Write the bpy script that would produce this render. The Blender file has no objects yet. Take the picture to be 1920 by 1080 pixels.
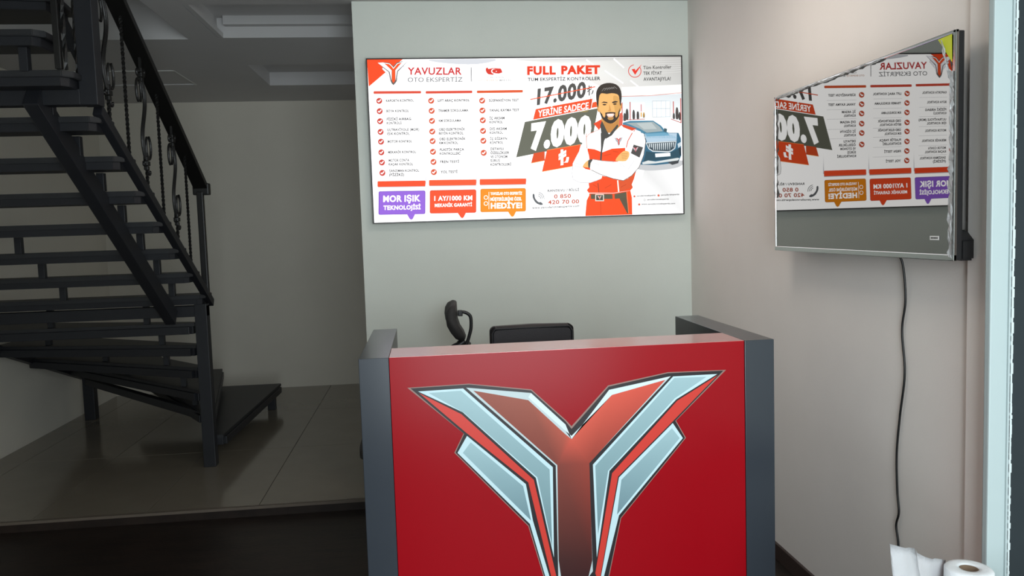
import bpy, bmesh, math, random
from mathutils import Vector, Matrix
from mathutils.geometry import tessellate_polygon
random.seed(7)
C = bpy.context.scene.collection
SC = bpy.context.scene

# ------------------------------------------------------------------ camera
CAM_R = (0.99370, -0.10710, -0.03170)
CAM_U = (0.0396, 0.0732, 0.9965)
CAM_F = (0.10440, 0.99160, -0.07700)
FPX = 1501.6
EYE = Vector((0, 0, 1.5))
f_ = Vector(CAM_F).normalized()
r_ = Vector(CAM_R); r_ = (r_ - f_ * r_.dot(f_)).normalized()
u_ = r_.cross(f_).normalized()
cam = bpy.data.cameras.new('camera')
cam.sensor_width = 36.0
cam.lens = FPX / 1920 * 36
cam.clip_start = 0.05
camo = bpy.data.objects.new('camera', cam)
C.objects.link(camo)
camo.matrix_world = Matrix(((r_.x, u_.x, -f_.x, EYE.x), (r_.y, u_.y, -f_.y, EYE.y), (r_.z, u_.z, -f_.z, EYE.z), (0, 0, 0, 1)))
SC.camera = camo

# ------------------------------------------------------------------ world, light, exposure
SC.view_settings.view_transform = 'Standard'
SC.view_settings.look = 'None'
SC.view_settings.gamma = 1.0
SC.view_settings.exposure = 0.0
SC.view_settings.use_curve_mapping = False
w = bpy.data.worlds.new('world'); SC.world = w; w.use_nodes = True
w.node_tree.nodes['Background'].inputs[0].default_value = (0.75, 0.88, 1.0, 1)
w.node_tree.nodes['Background'].inputs[1].default_value = 0.6

def area(name, loc, target, sx, sy, power, col, spread=180):
    l = bpy.data.lights.new(name, 'AREA'); l.shape = 'RECTANGLE'
    l.size = sx; l.size_y = sy; l.energy = power; l.color = col; l.spread = math.radians(spread)
    o = bpy.data.objects.new(name, l); C.objects.link(o)
    o.location = loc
    o.rotation_euler = (Vector(target) - Vector(loc)).to_track_quat('-Z', 'Y').to_euler()
    return o
area('daylight_shopfront', (0.55, -1.0, 1.35), (1.25, 3.5, 1.35), 1.5, 2.2, 118, (0.86, 0.95, 1.0))
PANEL_FILL = 8.0           # strength of the added ceiling fill panel
area('hall_fill', (1.5, 5.7, 1.5), (-1.3, 7.9, 1.3), 1.4, 1.6, 10.5, (0.9, 0.97, 1.0))   # added fill light to brighten the hall, no window behind it
SIGN_K = 1.65          # strength of the back-lit sign

# ------------------------------------------------------------------ helpers
def lin(c):
    o = []
    for v in c[:3]:
        v = v / 255.0
        o.append(v / 12.92 if v <= 0.04045 else ((v + 0.055) / 1.055) ** 2.4)
    return o

def mat(name, rgb, rough=0.6, metal=0.0, spec=0.5, var=0.0, scale=6.0, bump=0.0, bscale=60.0, coat=0.0, stretch=(1, 1, 1), rgb2=None):
    m = bpy.data.materials.new(name); m.use_nodes = True
    nt = m.node_tree; b = nt.nodes['Principled BSDF']
    c = lin(rgb)
    b.inputs['Base Color'].default_value = (*c, 1)
    b.inputs['Roughness'].default_value = rough
    b.inputs['Metallic'].default_value = metal
    b.inputs['Specular IOR Level'].default_value = spec
    b.inputs['Coat Weight'].default_value = coat
    b.inputs['Coat Roughness'].default_value = 0.12
    tc = nt.nodes.new('ShaderNodeTexCoord')
    mp = nt.nodes.new('ShaderNodeMapping'); mp.inputs['Scale'].default_value = stretch
    nt.links.new(tc.outputs['Object'], mp.inputs['Vector'])
    if var > 0 or rgb2:
        n = nt.nodes.new('ShaderNodeTexNoise'); n.inputs['Scale'].default_value = scale; n.inputs['Detail'].default_value = 6
        n.inputs['Roughness'].default_value = 0.6
        nt.links.new(mp.outputs[0], n.inputs['Vector'])
        r = nt.nodes.new('ShaderNodeValToRGB')
        r.color_ramp.elements[0].position = 0.3; r.color_ramp.elements[1].position = 0.7
        a = rgb2 and lin(rgb2) or [x * (1 - var) for x in c]
        bb = rgb2 and c or [min(1, x * (1 + var)) for x in c]
        r.color_ramp.elements[0].color = (*a, 1); r.color_ramp.elements[1].color = (*bb, 1)
        nt.links.new(n.outputs['Fac'], r.inputs['Fac']); nt.links.new(r.outputs['Color'], b.inputs['Base Color'])
    if bump > 0:
        n2 = nt.nodes.new('ShaderNodeTexNoise'); n2.inputs['Scale'].default_value = bscale; n2.inputs['Detail'].default_value = 4
        nt.links.new(mp.outputs[0], n2.inputs['Vector'])
        bp = nt.nodes.new('ShaderNodeBump'); bp.inputs['Strength'].default_value = bump; bp.inputs['Distance'].default_value = 0.002
        nt.links.new(n2.outputs['Fac'], bp.inputs['Height']); nt.links.new(bp.outputs[0], b.inputs['Normal'])
    return m

def print_mat(name, strength, rough=0.35, coat=0.0):
    """flat print: colour comes from the print's own colour layer"""
    m = bpy.data.materials.new(name); m.use_nodes = True
    nt = m.node_tree; b = nt.nodes['Principled BSDF']
    a = nt.nodes.new('ShaderNodeAttribute'); a.attribute_name = 'ink'
    b.inputs['Roughness'].default_value = rough
    b.inputs['Coat Weight'].default_value = coat; b.inputs['Specular IOR Level'].default_value = 0.2
    if not strength: nt.links.new(a.outputs['Color'], b.inputs['Base Color'])
    if strength:
        b.inputs['Base Color'].default_value = (0.01, 0.01, 0.01, 1); b.inputs['Specular IOR Level'].default_value = 0.12
        nt.links.new(a.outputs['Color'], b.inputs['Emission Color'])
        b.inputs['Emission Strength'].default_value = strength
    return m

M = {
 'wall': mat('wall_paint', (223, 227, 218), 0.75, var=0.03, scale=1.5, bump=0.15, bscale=180),
 'wall_warm': mat('warm_wall_paint', (245, 238, 232), 0.75, var=0.03, scale=1.5, bump=0.15, bscale=180),
 'wall_hall': mat('hall_wall_paint', (217, 211, 198), 0.75, var=0.03, scale=1.5, bump=0.15, bscale=180),
 'ceiling': mat('ceiling_paint', (196, 194, 193), 0.8, var=0.02, scale=2),
 'tile': mat('glazed_tile', (124, 116, 103), 0.12, spec=0.6, var=0.06, scale=3),
 'grout': mat('tile_grout', (40, 37, 33), 0.9),
 'wood': mat('dark_wood_floor', (46, 36, 31), 0.42, spec=0.35, scale=5, stretch=(1, 5, 1), rgb2=(24, 19, 17), bump=0.3, bscale=40),
 'brown': mat('brown_baseboard', (60, 46, 42), 0.45, var=0.1, scale=10),
 'steel': mat('anthracite_painted_steel', (32, 33, 37), 0.45, spec=0.35, var=0.05, scale=8, bump=0.1),
 'iron': mat('dark_wrought_iron', (24, 23, 22), 0.45, metal=0.2, var=0.15, scale=30),
 'tread': mat('dark_step_plate', (32, 33, 36), 0.5, var=0.08, scale=12),
 'red': mat('red_laminate', (150, 7, 20), 0.26, spec=0.14, var=0.015, scale=2),
 'red_sheen': mat('red_laminate_painted_sheen', (206, 92, 92), 0.25, spec=1.0, coat=1.0),  # red laminate made paler: reflected glow put into the colour
 'grey': mat('anthracite_laminate', (48, 53, 60), 0.24, spec=0.4, var=0.02, scale=3),
 'dark': mat('black_plastic', (28, 28, 29), 0.4),
 'leather': mat('black_leather', (36, 32, 34), 0.45, bump=0.3, bscale=220),
 'mesh': mat('black_mesh_fabric', (52, 50, 49), 0.7, bump=0.6, bscale=400),
 'chrome': mat('chrome', (190, 192, 192), 0.12, metal=1.0),
 'screen': mat('glossy_screen', (144, 143, 141), 0.012, metal=1.0),
 'white': mat('white_pvc', (176, 190, 190), 0.4, spec=0.5),
 'frame_dark': mat('dark_door_frame', (32, 41, 46), 0.4, var=0.05),
 'foam': mat('torn_white_seal', (205, 215, 215), 0.9, bump=1.0, bscale=90),
 'paper': mat('white_tissue', (226, 228, 230), 0.9, bump=0.5, bscale=120),
 'card': mat('brown_cardboard', (120, 100, 82), 0.9),
 'film': mat('crumpled_clear_film', (225, 226, 226), 0.3, metal=0.1, bump=1.0, bscale=60),
 'yellow': mat('yellow_green_sticker', (205, 212, 40), 0.35),
 'label_white': mat('white_label', (225, 225, 222), 0.5),
 'blackcable': mat('black_cable', (14, 14, 15), 0.4),
 'table': mat('grey_table_top', (120, 118, 114), 0.5, var=0.05),
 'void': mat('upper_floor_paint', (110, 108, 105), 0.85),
 'print_lit': print_mat('backlit_print', SIGN_K, 0.4),
 'print': print_mat('vinyl_print', 0, 0.3),
}

class MB:
    def __init__(s): s.bm = bmesh.new()
    def box(s, a, b, mtx=None, bev=0.0):
        x0, y0, z0 = a; x1, y1, z1 = b
        t = bmesh.new()
        g = bmesh.ops.create_cube(t, size=1.0)
        for v in t.verts:
            v.co = Vector(((x0 + x1) / 2 + v.co.x * (x1 - x0), (y0 + y1) / 2 + v.co.y * (y1 - y0), (z0 + z1) / 2 + v.co.z * (z1 - z0)))
        if bev > 0: bmesh.ops.bevel(t, geom=t.edges[:], offset=bev, segments=2, affect='EDGES', profile=0.6)
        if mtx is not None:
            for v in t.verts: v.co = mtx @ v.co
        s.merge(t); return s
    def merge(s, t):
        me = bpy.data.meshes.new('tmp'); t.to_mesh(me); t.free(); s.bm.from_mesh(me); bpy.data.meshes.remove(me)
    def prism(s, pts, z0, z1, axis='Z', bev=0.0):
        """polygon pts extruded along axis from z0 to z1"""
        def mk(p, h):
            if axis == 'Z': return (p[0], p[1], h)
            if axis == 'X': return (h, p[0], p[1])
            return (p[0], h, p[1])
        t = bmesh.new()
        a = [t.verts.new(mk(p, z0)) for p in pts]; b = [t.verts.new(mk(p, z1)) for p in pts]
        n = len(pts)
        t.faces.new(a); t.faces.new(b[::-1])
        for i in range(n): t.faces.new((a[i], b[i], b[(i + 1) % n], a[(i + 1) % n]))
        bmesh.ops.recalc_face_normals(t, faces=t.faces[:])
        if bev > 0: bmesh.ops.bevel(t, geom=t.edges[:], offset=bev, segments=2, affect='EDGES')
        s.merge(t); return s
    def tube(s, pts, r, n=10, square=False, twist=0.0, rx=None, cap=True):
        """sweep a round or square section along pts"""
        pts = [Vector(p) for p in pts]; rr = r if isinstance(r, (list, tuple)) else [r] * len(pts)
        up = Vector((0, 0, 1)); rings = []
        if square: n = 4
        prev = None; L = 0
        for i, p in enumerate(pts):
            d = (pts[min(i + 1, len(pts) - 1)] - pts[max(i - 1, 0)]).normalized()
            if prev is None:
                a = d.cross(up)
                if a.length < 0.1: a = Vector((1, 0, 0))
                a = (a - d * a.dot(d)).normalized()
            else:
                a = (prev - d * prev.dot(d)).normalized()
            prev = a; b = d.cross(a)
            if i: L += (pts[i] - pts[i - 1]).length
            ring = []
            for k in range(n):
                t = 2 * math.pi * k / n + (math.pi / 4 if square else 0) + twist * L
                q = rr[i] * (1.414 if square else 1)
                ring.append(s.bm.verts.new(p + a * math.cos(t) * q + b * math.sin(t) * q * (rx or 1)))
            rings.append(ring)
        for i in range(len(rings) - 1):
            for k in range(n): s.bm.faces.new((rings[i][k], rings[i][(k + 1) % n], rings[i + 1][(k + 1) % n], rings[i + 1][k]))
        if cap: s.bm.faces.new(rings[0][::-1]); s.bm.faces.new(rings[-1])
        return s
    def bar(s, a, b, w, h, up=(0, 0, 1)):
        """rectangular bar between two points, w sideways, h along up"""
        a = Vector(a); b = Vector(b); d = (b - a).normalized(); side = d.cross(Vector(up)).normalized(); u2 = side.cross(d).normalized()
        m = Matrix(((side.x, d.x, u2.x, (a.x + b.x) / 2), (side.y, d.y, u2.y, (a.y + b.y) / 2), (side.z, d.z, u2.z, (a.z + b.z) / 2), (0, 0, 0, 1)))
        L = (b - a).length
        return s.box((-w / 2, -L / 2, -h / 2), (w / 2, L / 2, h / 2), m, bev=min(w, h) * 0.08)
    def lathe(s, prof, c=(0, 0, 0), n=32, closed=False):
        rings = []
        for r, z in prof:
            rings.append([s.bm.verts.new((c[0] + r * math.cos(2 * math.pi * k / n), c[1] + r * math.sin(2 * math.pi * k / n), c[2] + z)) for k in range(n)])
        m = len(rings)
        for i in range(m if closed else m - 1):
            A, B = rings[i], rings[(i + 1) % m]
            for k in range(n): s.bm.faces.new((A[k], A[(k + 1) % n], B[(k + 1) % n], B[k]))
        if not closed:
            s.bm.faces.new(rings[0][::-1]); s.bm.faces.new(rings[-1])
        return s
    def build(s, name, m, parent=None, smooth=False):
        bmesh.ops.recalc_face_normals(s.bm, faces=s.bm.faces[:])
        me = bpy.data.meshes.new(name); s.bm.to_mesh(me); s.bm.free()
        me.materials.append(M[m] if isinstance(m, str) else m)
        if smooth:
            for p in me.polygons: p.use_smooth = True
        o = bpy.data.objects.new(name, me); C.objects.link(o)
        if parent is not None:
            o.parent = parent
            o.matrix_parent_inverse = Matrix.Translation(-world_loc(parent))
        return o

def world_loc(o):
    v = Vector(o.location)
    while o.parent is not None:
        v = v + o.matrix_parent_inverse.translation; o = o.parent; v = v + Vector(o.location)
    return v

def tag(o, label=None, cat=None, group=None, kind=None):
    if label: o['label'] = label
    if cat: o['category'] = cat
    if group: o['group'] = group
    if kind: o['kind'] = kind
    return o
def thing(name, loc, label, cat, group=None):
    o = bpy.data.objects.new(name, None); o.empty_display_size = 0.1; C.objects.link(o); o.location = loc
    return tag(o, label, cat, group)
def struct(name, mb, m): return tag(mb.build(name, m), kind='structure')

def on_plane(ax, val, px, py):
    d = r_ * ((px - 960) / FPX) - u_ * ((py - 540) / FPX) + f_
    t = (val - EYE[ax]) / d[ax]
    return EYE + d * t

# ------------------------------------------------------------------ room shell
XR, YB, YH, XL, ZC, ZW = 1.545, 4.568, 7.93, -3.0, 2.757, -0.055
YF = -1.15
# floors
fw = MB().box((XL, YF, ZW - 0.1), (1.9, 4.46, ZW)); fw.box((-0.36, 4.46, ZW - 0.1), (1.9, YB, ZW))
struct('floor', fw, 'wood')
ft = MB().box((XL, 4.46, ZW), (-0.36, YH, -0.006)); ft.box((-0.36, YB + 0.14, ZW), (1.9, YH, -0.006))
floor2 = struct('floor', ft, 'grout')
tile_me = {}
def tile(x0, x1, y0, y1):
    g = 0.0018
    key = (round(x1 - x0, 3), round(y1 - y0, 3))
    if key not in tile_me:
        mb = MB().box((g, g, -0.006), (x1 - x0 - g, y1 - y0 - g, 0.0), bev=0.0008)
        o = mb.build('tile', 'tile'); tile_me[key] = o.data
    else:
        o = bpy.data.objects.new('tile', tile_me[key]); C.objects.link(o)
    o.parent = floor2; o.location = (x0, y0, 0)
xs = [-3.0, -2.785, -2.18, -1.58, -0.98, -0.38]
ys = [4.47, 5.67, 6.87, 7.93]
for i in range(5):
    for j in range(3): tile(xs[i], xs[i + 1], ys[j], ys[j + 1])
struct('trim_1', MB().box((XL, 4.452, ZW), (-0.38, 4.468, -0.012)), 'wood')
struct('trim_2', MB().box((XL, 4.446, -0.012), (-0.37, 4.47, 0.003), bev=0.001), mat('step_edge_strip', (96, 86, 76), 0.5))
# walls
struct('wall_left', MB().box((XL - 0.12, YF, ZW), (XL, YH, 5.2)), 'wall_hall')
struct('wall_rear', MB().box((XL - 0.12, YH, -0.05), (2.02, YH + 0.12, 3.4)), 'wall_hall')
struct('wall_back', MB().box((-0.355, YB, ZW), (2.02, YB + 0.14, ZC)), 'wall')
wr = MB().box((XR, 2.12, ZW), (XR + 0.35, YB, ZC)); wr.box((XR, YB + 0.14, ZW), (XR + 0.35, YH, ZC))
struct('wall_right', wr, 'wall_warm')
struct('wall_right', MB().box((XR - 0.022, 1.975, ZW), (XR + 0.35, 2.12, ZC), bev=0.003), 'wall_warm')
wf = MB().box((XL, YF - 0.12, ZW), (0.05, YF, ZC)); wf.box((0.05, YF - 0.12, 2.5), (1.9, YF, ZC)); wf.box((1.55, YF - 0.12, ZW), (1.9, YF, 2.5))
struct('wall_front', wf, 'wall')
struct('wall_right', MB().box((1.78, YF, ZW), (1.9, 1.975, ZC)), 'wall')
# ceiling with the stair opening and the coves
rects = [(XL, -1.46, YF, 5.42, 'open'), (-1.27, 1.2, 4.62, 5.39, 0.125), (-1.265, 1.2, 6.24, 7.10, 0.11), (-2.75, -1.85, 6.42, 7.02, 0.008)]
xsc = sorted({XL, 2.02, *[r[0] for r in rects], *[r[1] for r in rects], -0.3}); ysc = sorted({YF, YH, *[r[2] for r in rects], *[r[3] for r in rects]})
cm = MB()
def inr(x, y):
    for r in rects:
        if r[0] < x < r[1] and r[2] < y < r[3]: return r
    return None
for i in range(len(xsc) - 1):
    for j in range(len(ysc) - 1):
        cx, cy = (xsc[i] + xsc[i + 1]) / 2, (ysc[j] + ysc[j + 1]) / 2
        r = inr(cx, cy)
        if r and r[4] == 'open': continue
        z = ZC + (r[4] if r else 0)
        cm.box((xsc[i], ysc[j], z), (xsc[i + 1], ysc[j + 1], ZC + 0.32))
struct('ceiling', cm, 'ceiling')
struct('trim_3', MB().box((-1.22, 5.33, ZC + 0.07), (1.2, 5.395, ZC + 0.126)), 'ceiling')
struct('trim_4', MB().box((-1.265, 4.62, ZC - 0.0), (-1.235, 5.39, ZC + 0.03)), 'ceiling')
struct('trim_5', MB().box((-2.75, 6.405, ZC - 0.006), (-1.85, 6.42, ZC + 0.012)).box((-1.855, 6.42, ZC - 0.003), (-1.845, 7.02, ZC + 0.012)), mat('cove_edge_bead', (215, 215, 210), 0.6))
# upper storey seen through the stair opening
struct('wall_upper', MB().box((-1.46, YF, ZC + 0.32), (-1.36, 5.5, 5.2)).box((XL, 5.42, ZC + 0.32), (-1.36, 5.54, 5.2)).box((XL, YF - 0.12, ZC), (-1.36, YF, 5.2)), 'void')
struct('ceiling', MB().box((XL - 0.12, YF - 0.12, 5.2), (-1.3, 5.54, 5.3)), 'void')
# ceiling lamp added to brighten the front room, out of view
fill_panel = thing('ceiling_fill', (0.75, 2.9, ZC), 'added unseen ceiling light panel above the reception desk', 'ceiling light')
MB().box((0.45, 2.6, ZC - 0.03), (1.05, 3.2, ZC), bev=0.004).build('frame', 'white', fill_panel)
lm = bpy.data.materials.new('fill_glow'); lm.use_nodes = True
lm.node_tree.nodes['Principled BSDF'].inputs['Emission Color'].default_value = (1, 0.9, 0.8, 1)
lm.node_tree.nodes['Principled BSDF'].inputs['Emission Strength'].default_value = PANEL_FILL
MB().box((0.47, 2.62, ZC - 0.034), (1.03, 3.18, ZC - 0.029)).build('diffuser', lm, fill_panel)
# baseboard
struct('baseboard_right', MB().box((XR - 0.014, 2.12, ZW), (XR, YB, 0.018), bev=0.003), 'brown')
# PVC jamb and door frame beside the camera
jb = MB().box((1.468, 1.95, ZW), (1.521, 1.972, ZC), bev=0.004); jb.box((1.517, 1.944, ZW), (1.5245, 1.972, ZC), bev=0.002)
struct('door_1', jb, 'white')
struct('door_2', MB().box((1.525, 1.946, ZW), (1.78, 1.974, ZC), bev=0.004), 'frame_dark')
fm = MB(); fm.box((1.522, 1.9415, ZW), (1.5266, 1.95, ZC)); z = ZW
while z < ZC:
    h = random.uniform(0.008, 0.03); x = 1.5266 + random.uniform(0.0, 0.003)
    fm.box((1.522, 1.941, z), (x, 1.95, z + h), bev=0.001); z += h * random.uniform(0.9, 1.5)
struct('trim_6', fm, 'foam')

# ------------------------------------------------------------------ stair
st = thing('staircase', (-1.46, 5.33, 0), 'dark steel winding staircase with open treads and wrought iron railing', 'staircase')
NX, NY = -1.455, 5.33
MB().box((NX - 0.038, NY - 0.038, 0), (NX + 0.038, NY + 0.038, 1.066), bev=0.003).build('newel_post', 'steel', st)
MB().box((-2.885, 6.92, 0), (-2.80, 7.0, 0.36), bev=0.003).build('leg', 'steel', st)
MB().box((-1.40, 6.93, 0), (-1.335, 6.99, 0.16), bev=0.003).build('leg', 'steel', st)
XO, YO = -2.93, 7.12
def ray_end(a):
    dx, dy = math.cos(a), math.sin(a)
    ts = []
    if dx < -1e-6: ts.append((XO - NX) / dx)
    if dy > 1e-6: ts.append((YO - NY) / dy)
    t = min(ts); return (NX + dx * t, NY + dy * t)
zs = [0.19, 0.345, 0.495, 0.65, 0.80, 0.945]
fr_mb = None
for k in range(6):
    a0 = math.radians(88 + 15 * k - 2); a1 = math.radians(88 + 15 * (k + 1) + 3)
    if k == 5: a1 = math.radians(180)
    p0, p1 = ray_end(a0), ray_end(a1)
    off = 0.09
    n0 = (NX + 0.05 * math.sin(a0) + 0.02 * math.cos(a0), NY - 0.05 * math.cos(a0) * 0 + 0.02)
    pts = [(NX + 0.06 * math.cos(a0 - 0.6), NY + 0.05 * math.sin(a0 - 0.6))]
    if k == 0:
        pts = [(NX + 0.075, NY + 0.04)]; p0 = (-1.312, YO)
    pts.append(p0)
    # square outer corner
    if p0[1] > YO - 1e-4 and p1[0] < XO + 1e-4 and p1[1] < YO - 1e-4: pts.append((XO, YO))
    pts.append(p1)
    pts.append((NX + 0.05 * math.cos(a1 + 0.5), NY + 0.05 * math.sin(a1 + 0.5)))
    t = MB().prism(pts, zs[k] - 0.022, zs[k], bev=0.002).build('tread', 'tread', st)
    # steel frame rim below the plate
    rim = MB(); zt = zs[k] - 0.047
    c = Vector((sum(p[0] for p in pts) / len(pts), sum(p[1] for p in pts) / len(pts)))
    q = [Vector(p) + (c - Vector(p)) * 0.045 for p in pts]
    for i in range(len(q)):
        a, b = q[i], q[(i + 1) % len(q)]
        if (b - a).length > 0.05: rim.bar((a.x, a.y, zt), (b.x, b.y, zt), 0.04, 0.05)
    rim.build('tread_frame', 'steel', t)
    # short brackets up to the next tread
    zn = (zs[k + 1] if k < 5 else 1.125) - 0.065
    am = a1 - math.radians(3)
    for rr in ((0.35, 0.95) if k % 2 else (0.3, 1.15)):
        if k == 0 and rr > 0.5: continue
        x, y = NX + rr * math.cos(am), NY + rr * math.sin(am)
        MB().box((x - 0.017, y - 0.017, zs[k]), (x + 0.017, y + 0.017, zn)).build('bracket', 'steel', st)
MB().bar((-2.845, 6.93, 0.325), (NX - 0.02, 5.40, 0.31), 0.05, 0.055).build('support_beam', 'steel', st)
MB().bar((-2.90, 7.0, 0.36), (-2.90, 5.1, 0.97), 0.05, 0.06).build('wall_stringer', 'steel', st)
MB().box((-2.95, NY - 0.035, 0.985), (NX + 0.038, NY + 0.035, 1.055), bev=0.003).build('landing_beam', 'steel', st)
# straight flight
NT = 9
for k in range(NT):
    yb = 5.456 - 0.2505 * k; z = 1.128 + 0.1525 * k; yf = yb - 0.195
    dz = 0.0; xe = -1.42
    if k == 8: xe = -1.50; yb = 3.655; yf = 3.46
    t = MB().prism([(-2.95, yf), (xe - 0.035, yf), (xe, yf + 0.035), (xe, yb), (-2.95, yb)], z - 0.026, z, bev=0.003).build('tread', 'tread', st)
    MB().prism([(-2.94, yf + 0.008), (xe - 0.045, yf + 0.008), (xe - 0.022, yf + 0.04), (xe - 0.022, yb - 0.02), (-2.94, yb - 0.02)], z - 0.062, z - 0.026, bev=0.002).build('tread_frame', 'steel', t)
    if 0 < k:
        for X in (-1.60, -2.25):
            if k == 8: MB().box((-1.612 if X > -2 else -2.3, 3.50, 2.19), (-1.578 if X > -2 else -2.27, 3.535, z - 0.062), bev=0.002).build('bracket', 'steel', st); continue
            MB().box((X - 0.018, yb + 0.005, z - 0.1525), (X + 0.018, yb + 0.04, z - 0.062), bev=0.002).build('bracket', 'steel', st)
MB().bar((-1.615, 5.23, 0.99), (-1.615, 3.60, 2.11), 0.062, 0.10).build('centre_stringer', 'steel', st)
MB().bar((-1.425, 5.44, 1.06), (-1.425, 3.78, 1.06 + 1.66 * 0.61), 0.04, 0.05).build('side_stringer', 'steel', st)
# upper post and the beam it carries
MB().box((-1.435, 3.62, 2.071), (-1.362, 3.695, 3.9), bev=0.003).build('upper_post', 'steel', st)
MB().box((-2.95, 3.622, 2.072), (-1.434, 3.69, 2.138), bev=0.003).build('upper_beam', 'steel', st)
MB().box((-2.95, 3.91, 2.365), (-1.56, 3.96, 2.405), bev=0.003).build('cross_beam', 'steel', st)
MB().bar((-1.49, 3.93, 2.20), (-1.70, 3.93, 2.72), 0.04, 0.05, up=(0, 1, 0)).build('upper_stringer', 'steel', st)
_t = MB().prism([(-2.95, 3.58), (-1.56, 3.745), (-1.55, 3.78), (-1.58, 4.02), (-2.95, 4.02)], 2.535, 2.56, bev=0.003).build('tread', 'tread', st)
MB().prism([(-2.94, 3.59), (-1.60, 3.755), (-1.61, 4.0), (-2.94, 4.0)], 2.50, 2.535, bev=0.002).build('tread_frame', 'steel', _t)
# hand rail
HS = 0.640
def rail_z(y): return 1.985 + (5.06 - y) * HS
rl = MB().bar((-1.415, 5.33, rail_z(5.33) - 0.0), (-1.415, 3.5, rail_z(3.5)), 0.085, 0.034)
rl.build('handrail', 'iron', st)
MB().box((-1.465, 5.315, rail_z(5.34) - 0.045), (-1.365, 5.375, rail_z(5.34) + 0.03), bev=0.008).build('rail_end', 'iron', st)
MB().box((-1.442, 5.31, 1.128), (-1.402, 5.35, rail_z(5.33) - 0.03), bev=0.005).box((-1.432, 5.303, 1.14), (-1.412, 5.357, rail_z(5.33) - 0.05)).build('rail_post', 'iron', st)
def foot_z(y): return 1.085 + (5.456 - y) * 0.612
def arc(cy, cz, r, a0, a1, n=14, r1=None, x=-1.425):
    out = []
    for i in range(n + 1):
        t = i / n; a = math.radians(a0 + (a1 - a0) * t); q = r + ((r1 if r1 is not None else r) - r) * t
        out.append((x, cy + q * math.cos(a), cz + q * math.sin(a)))
    return out
def straight_bal(y, z0, z1, x=-1.42, r=0.0065):
    n = 46
    return MB().tube([(x, y, z0 + (z1 - z0) * i / n) for i in range(n + 1)], r, square=True, twist=70).build('baluster', 'iron', st)
def scroll_bal(y, z0, z1, x=-1.42):
    mb = MB(); mid = (z0 + z1) / 2 + 0.01; r = 0.0068; h = (z1 - z0)
    zt, zb = mid + 0.225, mid - 0.225
    mb.tube([(x, y, z1), (x, y, zt)], 0.0065, square=True)
    n = 16; mb.tube([(x, y, zb + (z0 - zb) * i / n) for i in range(n + 1)], 0.0065, square=True, twist=70)
    for z in (zt, zb):
        mb.box((x - 0.013, y - 0.024, z - 0.012), (x + 0.013, y + 0.024, z + 0.012), bev=0.004)
        mb.box((x - 0.010, y - 0.016, z - 0.034), (x + 0.010, y + 0.016, z - 0.014), bev=0.003)
        mb.box((x - 0.010, y - 0.016, z + 0.014), (x + 0.010, y + 0.016, z + 0.034), bev=0.003)
    # double S stem
    for o in (-0.009, 0.011):
        pts = []
        for i in range(25):
            t = i / 24; zz = zt - 0.01 + (zb - zt + 0.02) * t
            pts.append((x, y + o + 0.034 * math.sin(2 * math.pi * t), zz))
        mb.tube(pts, r, 8)
    # curls: a leaf loop above and below
    def loop(cy, cz, ry, rz, a0, a1):
        return [(x, cy + ry * math.cos(math.radians(a0 + (a1 - a0) * i / 18)), cz + rz * math.sin(math.radians(a0 + (a1 - a0) * i / 18))) for i in range(19)]
    mb.tube(loop(y - 0.046, zt - 0.085, 0.034, 0.060, -60, 250), r, 8)
    mb.tube(loop(y + 0.046, zb + 0.085, 0.034, 0.060, 120, 430), r, 8)
    mb.tube(arc(y + 0.035, zt + 0.02, 0.020, -60, 200, r1=0.008, x=x), r, 8)
    mb.tube(arc(y - 0.04, zt + 0.01, 0.020, 240, -20, r1=0.008, x=x), r, 8)
    mb.tube(arc(y + 0.038, zb - 0.04, 0.024, 120, 380, r1=0.008, x=x), r, 8)
    mb.tube(arc(y - 0.035, zb + 0.0, 0.018, 60, -160, r1=0.008, x=x), r, 8)
    return mb.build('scroll_baluster', 'iron', st, smooth=False)
for y, kind in ((5.035, 's'), (4.808, 'o'), (4.586, 's'), (4.355, 'o'), (4.12, 's'), (3.90, 'o')):
    z0, z1 = foot_z(y), rail_z(y) + 0.0
    (straight_bal if kind == 's' else scroll_bal)(y, z0, z1)
# railing post and twisted bar at the turn
MB().box((-1.457, 3.458, 2.19), (-1.433, 3.482, 3.6), bev=0.002).build('rail_post', 'iron', st)
straight_bal(3.485, 2.19, 3.5, x=-1.424, r=0.006)
straight_bal(3.76, 2.15, 3.5, x=-1.49, r=0.006)

# ------------------------------------------------------------------ reception desk
DX0, DX1, DY0, DY1, DZ = -0.214, 1.074, 2.395, 3.10, 1.12
PX0, PX1 = -0.124, 0.978
desk = thing('reception_desk', ((DX0 + DX1) / 2, 2.7, ZW), 'red and anthracite reception desk with large silver winged emblem on its front', 'desk')
pl = MB().box((DX0, DY0, ZW), (PX0 - 0.001, DY1, DZ), bev=0.0015).build('side_panel', 'grey', desk)
pr = MB().box((PX1 + 0.001, DY0, ZW), (DX1, DY1, DZ), bev=0.0015).build('side_panel', 'grey', desk)
pf = MB().box((PX0, DY0 + 0.003, ZW + 0.02), (PX1, DY0 + 0.19, DZ - 0.0015), bev=0.001).build('front_panel', 'red', desk)
MB().box((PX0, DY0 + 0.003, DZ - 0.0015), (PX1, DY0 + 0.19, DZ), bev=0.001).build('top_sheen', 'red_sheen', desk)  # thin top layer of the front panel, carries the painted reflection
MB().box((PX0, DY0 + 0.19, 0.70), (PX1, DY1, 0.728), bev=0.002).build('worktop', 'grey', desk)
MB().box((PX0 + 0.0, DY0 + 0.05, ZW), (PX1, DY0 + 0.19, ZW + 0.02)).build('plinth', 'dark', desk)

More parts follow.
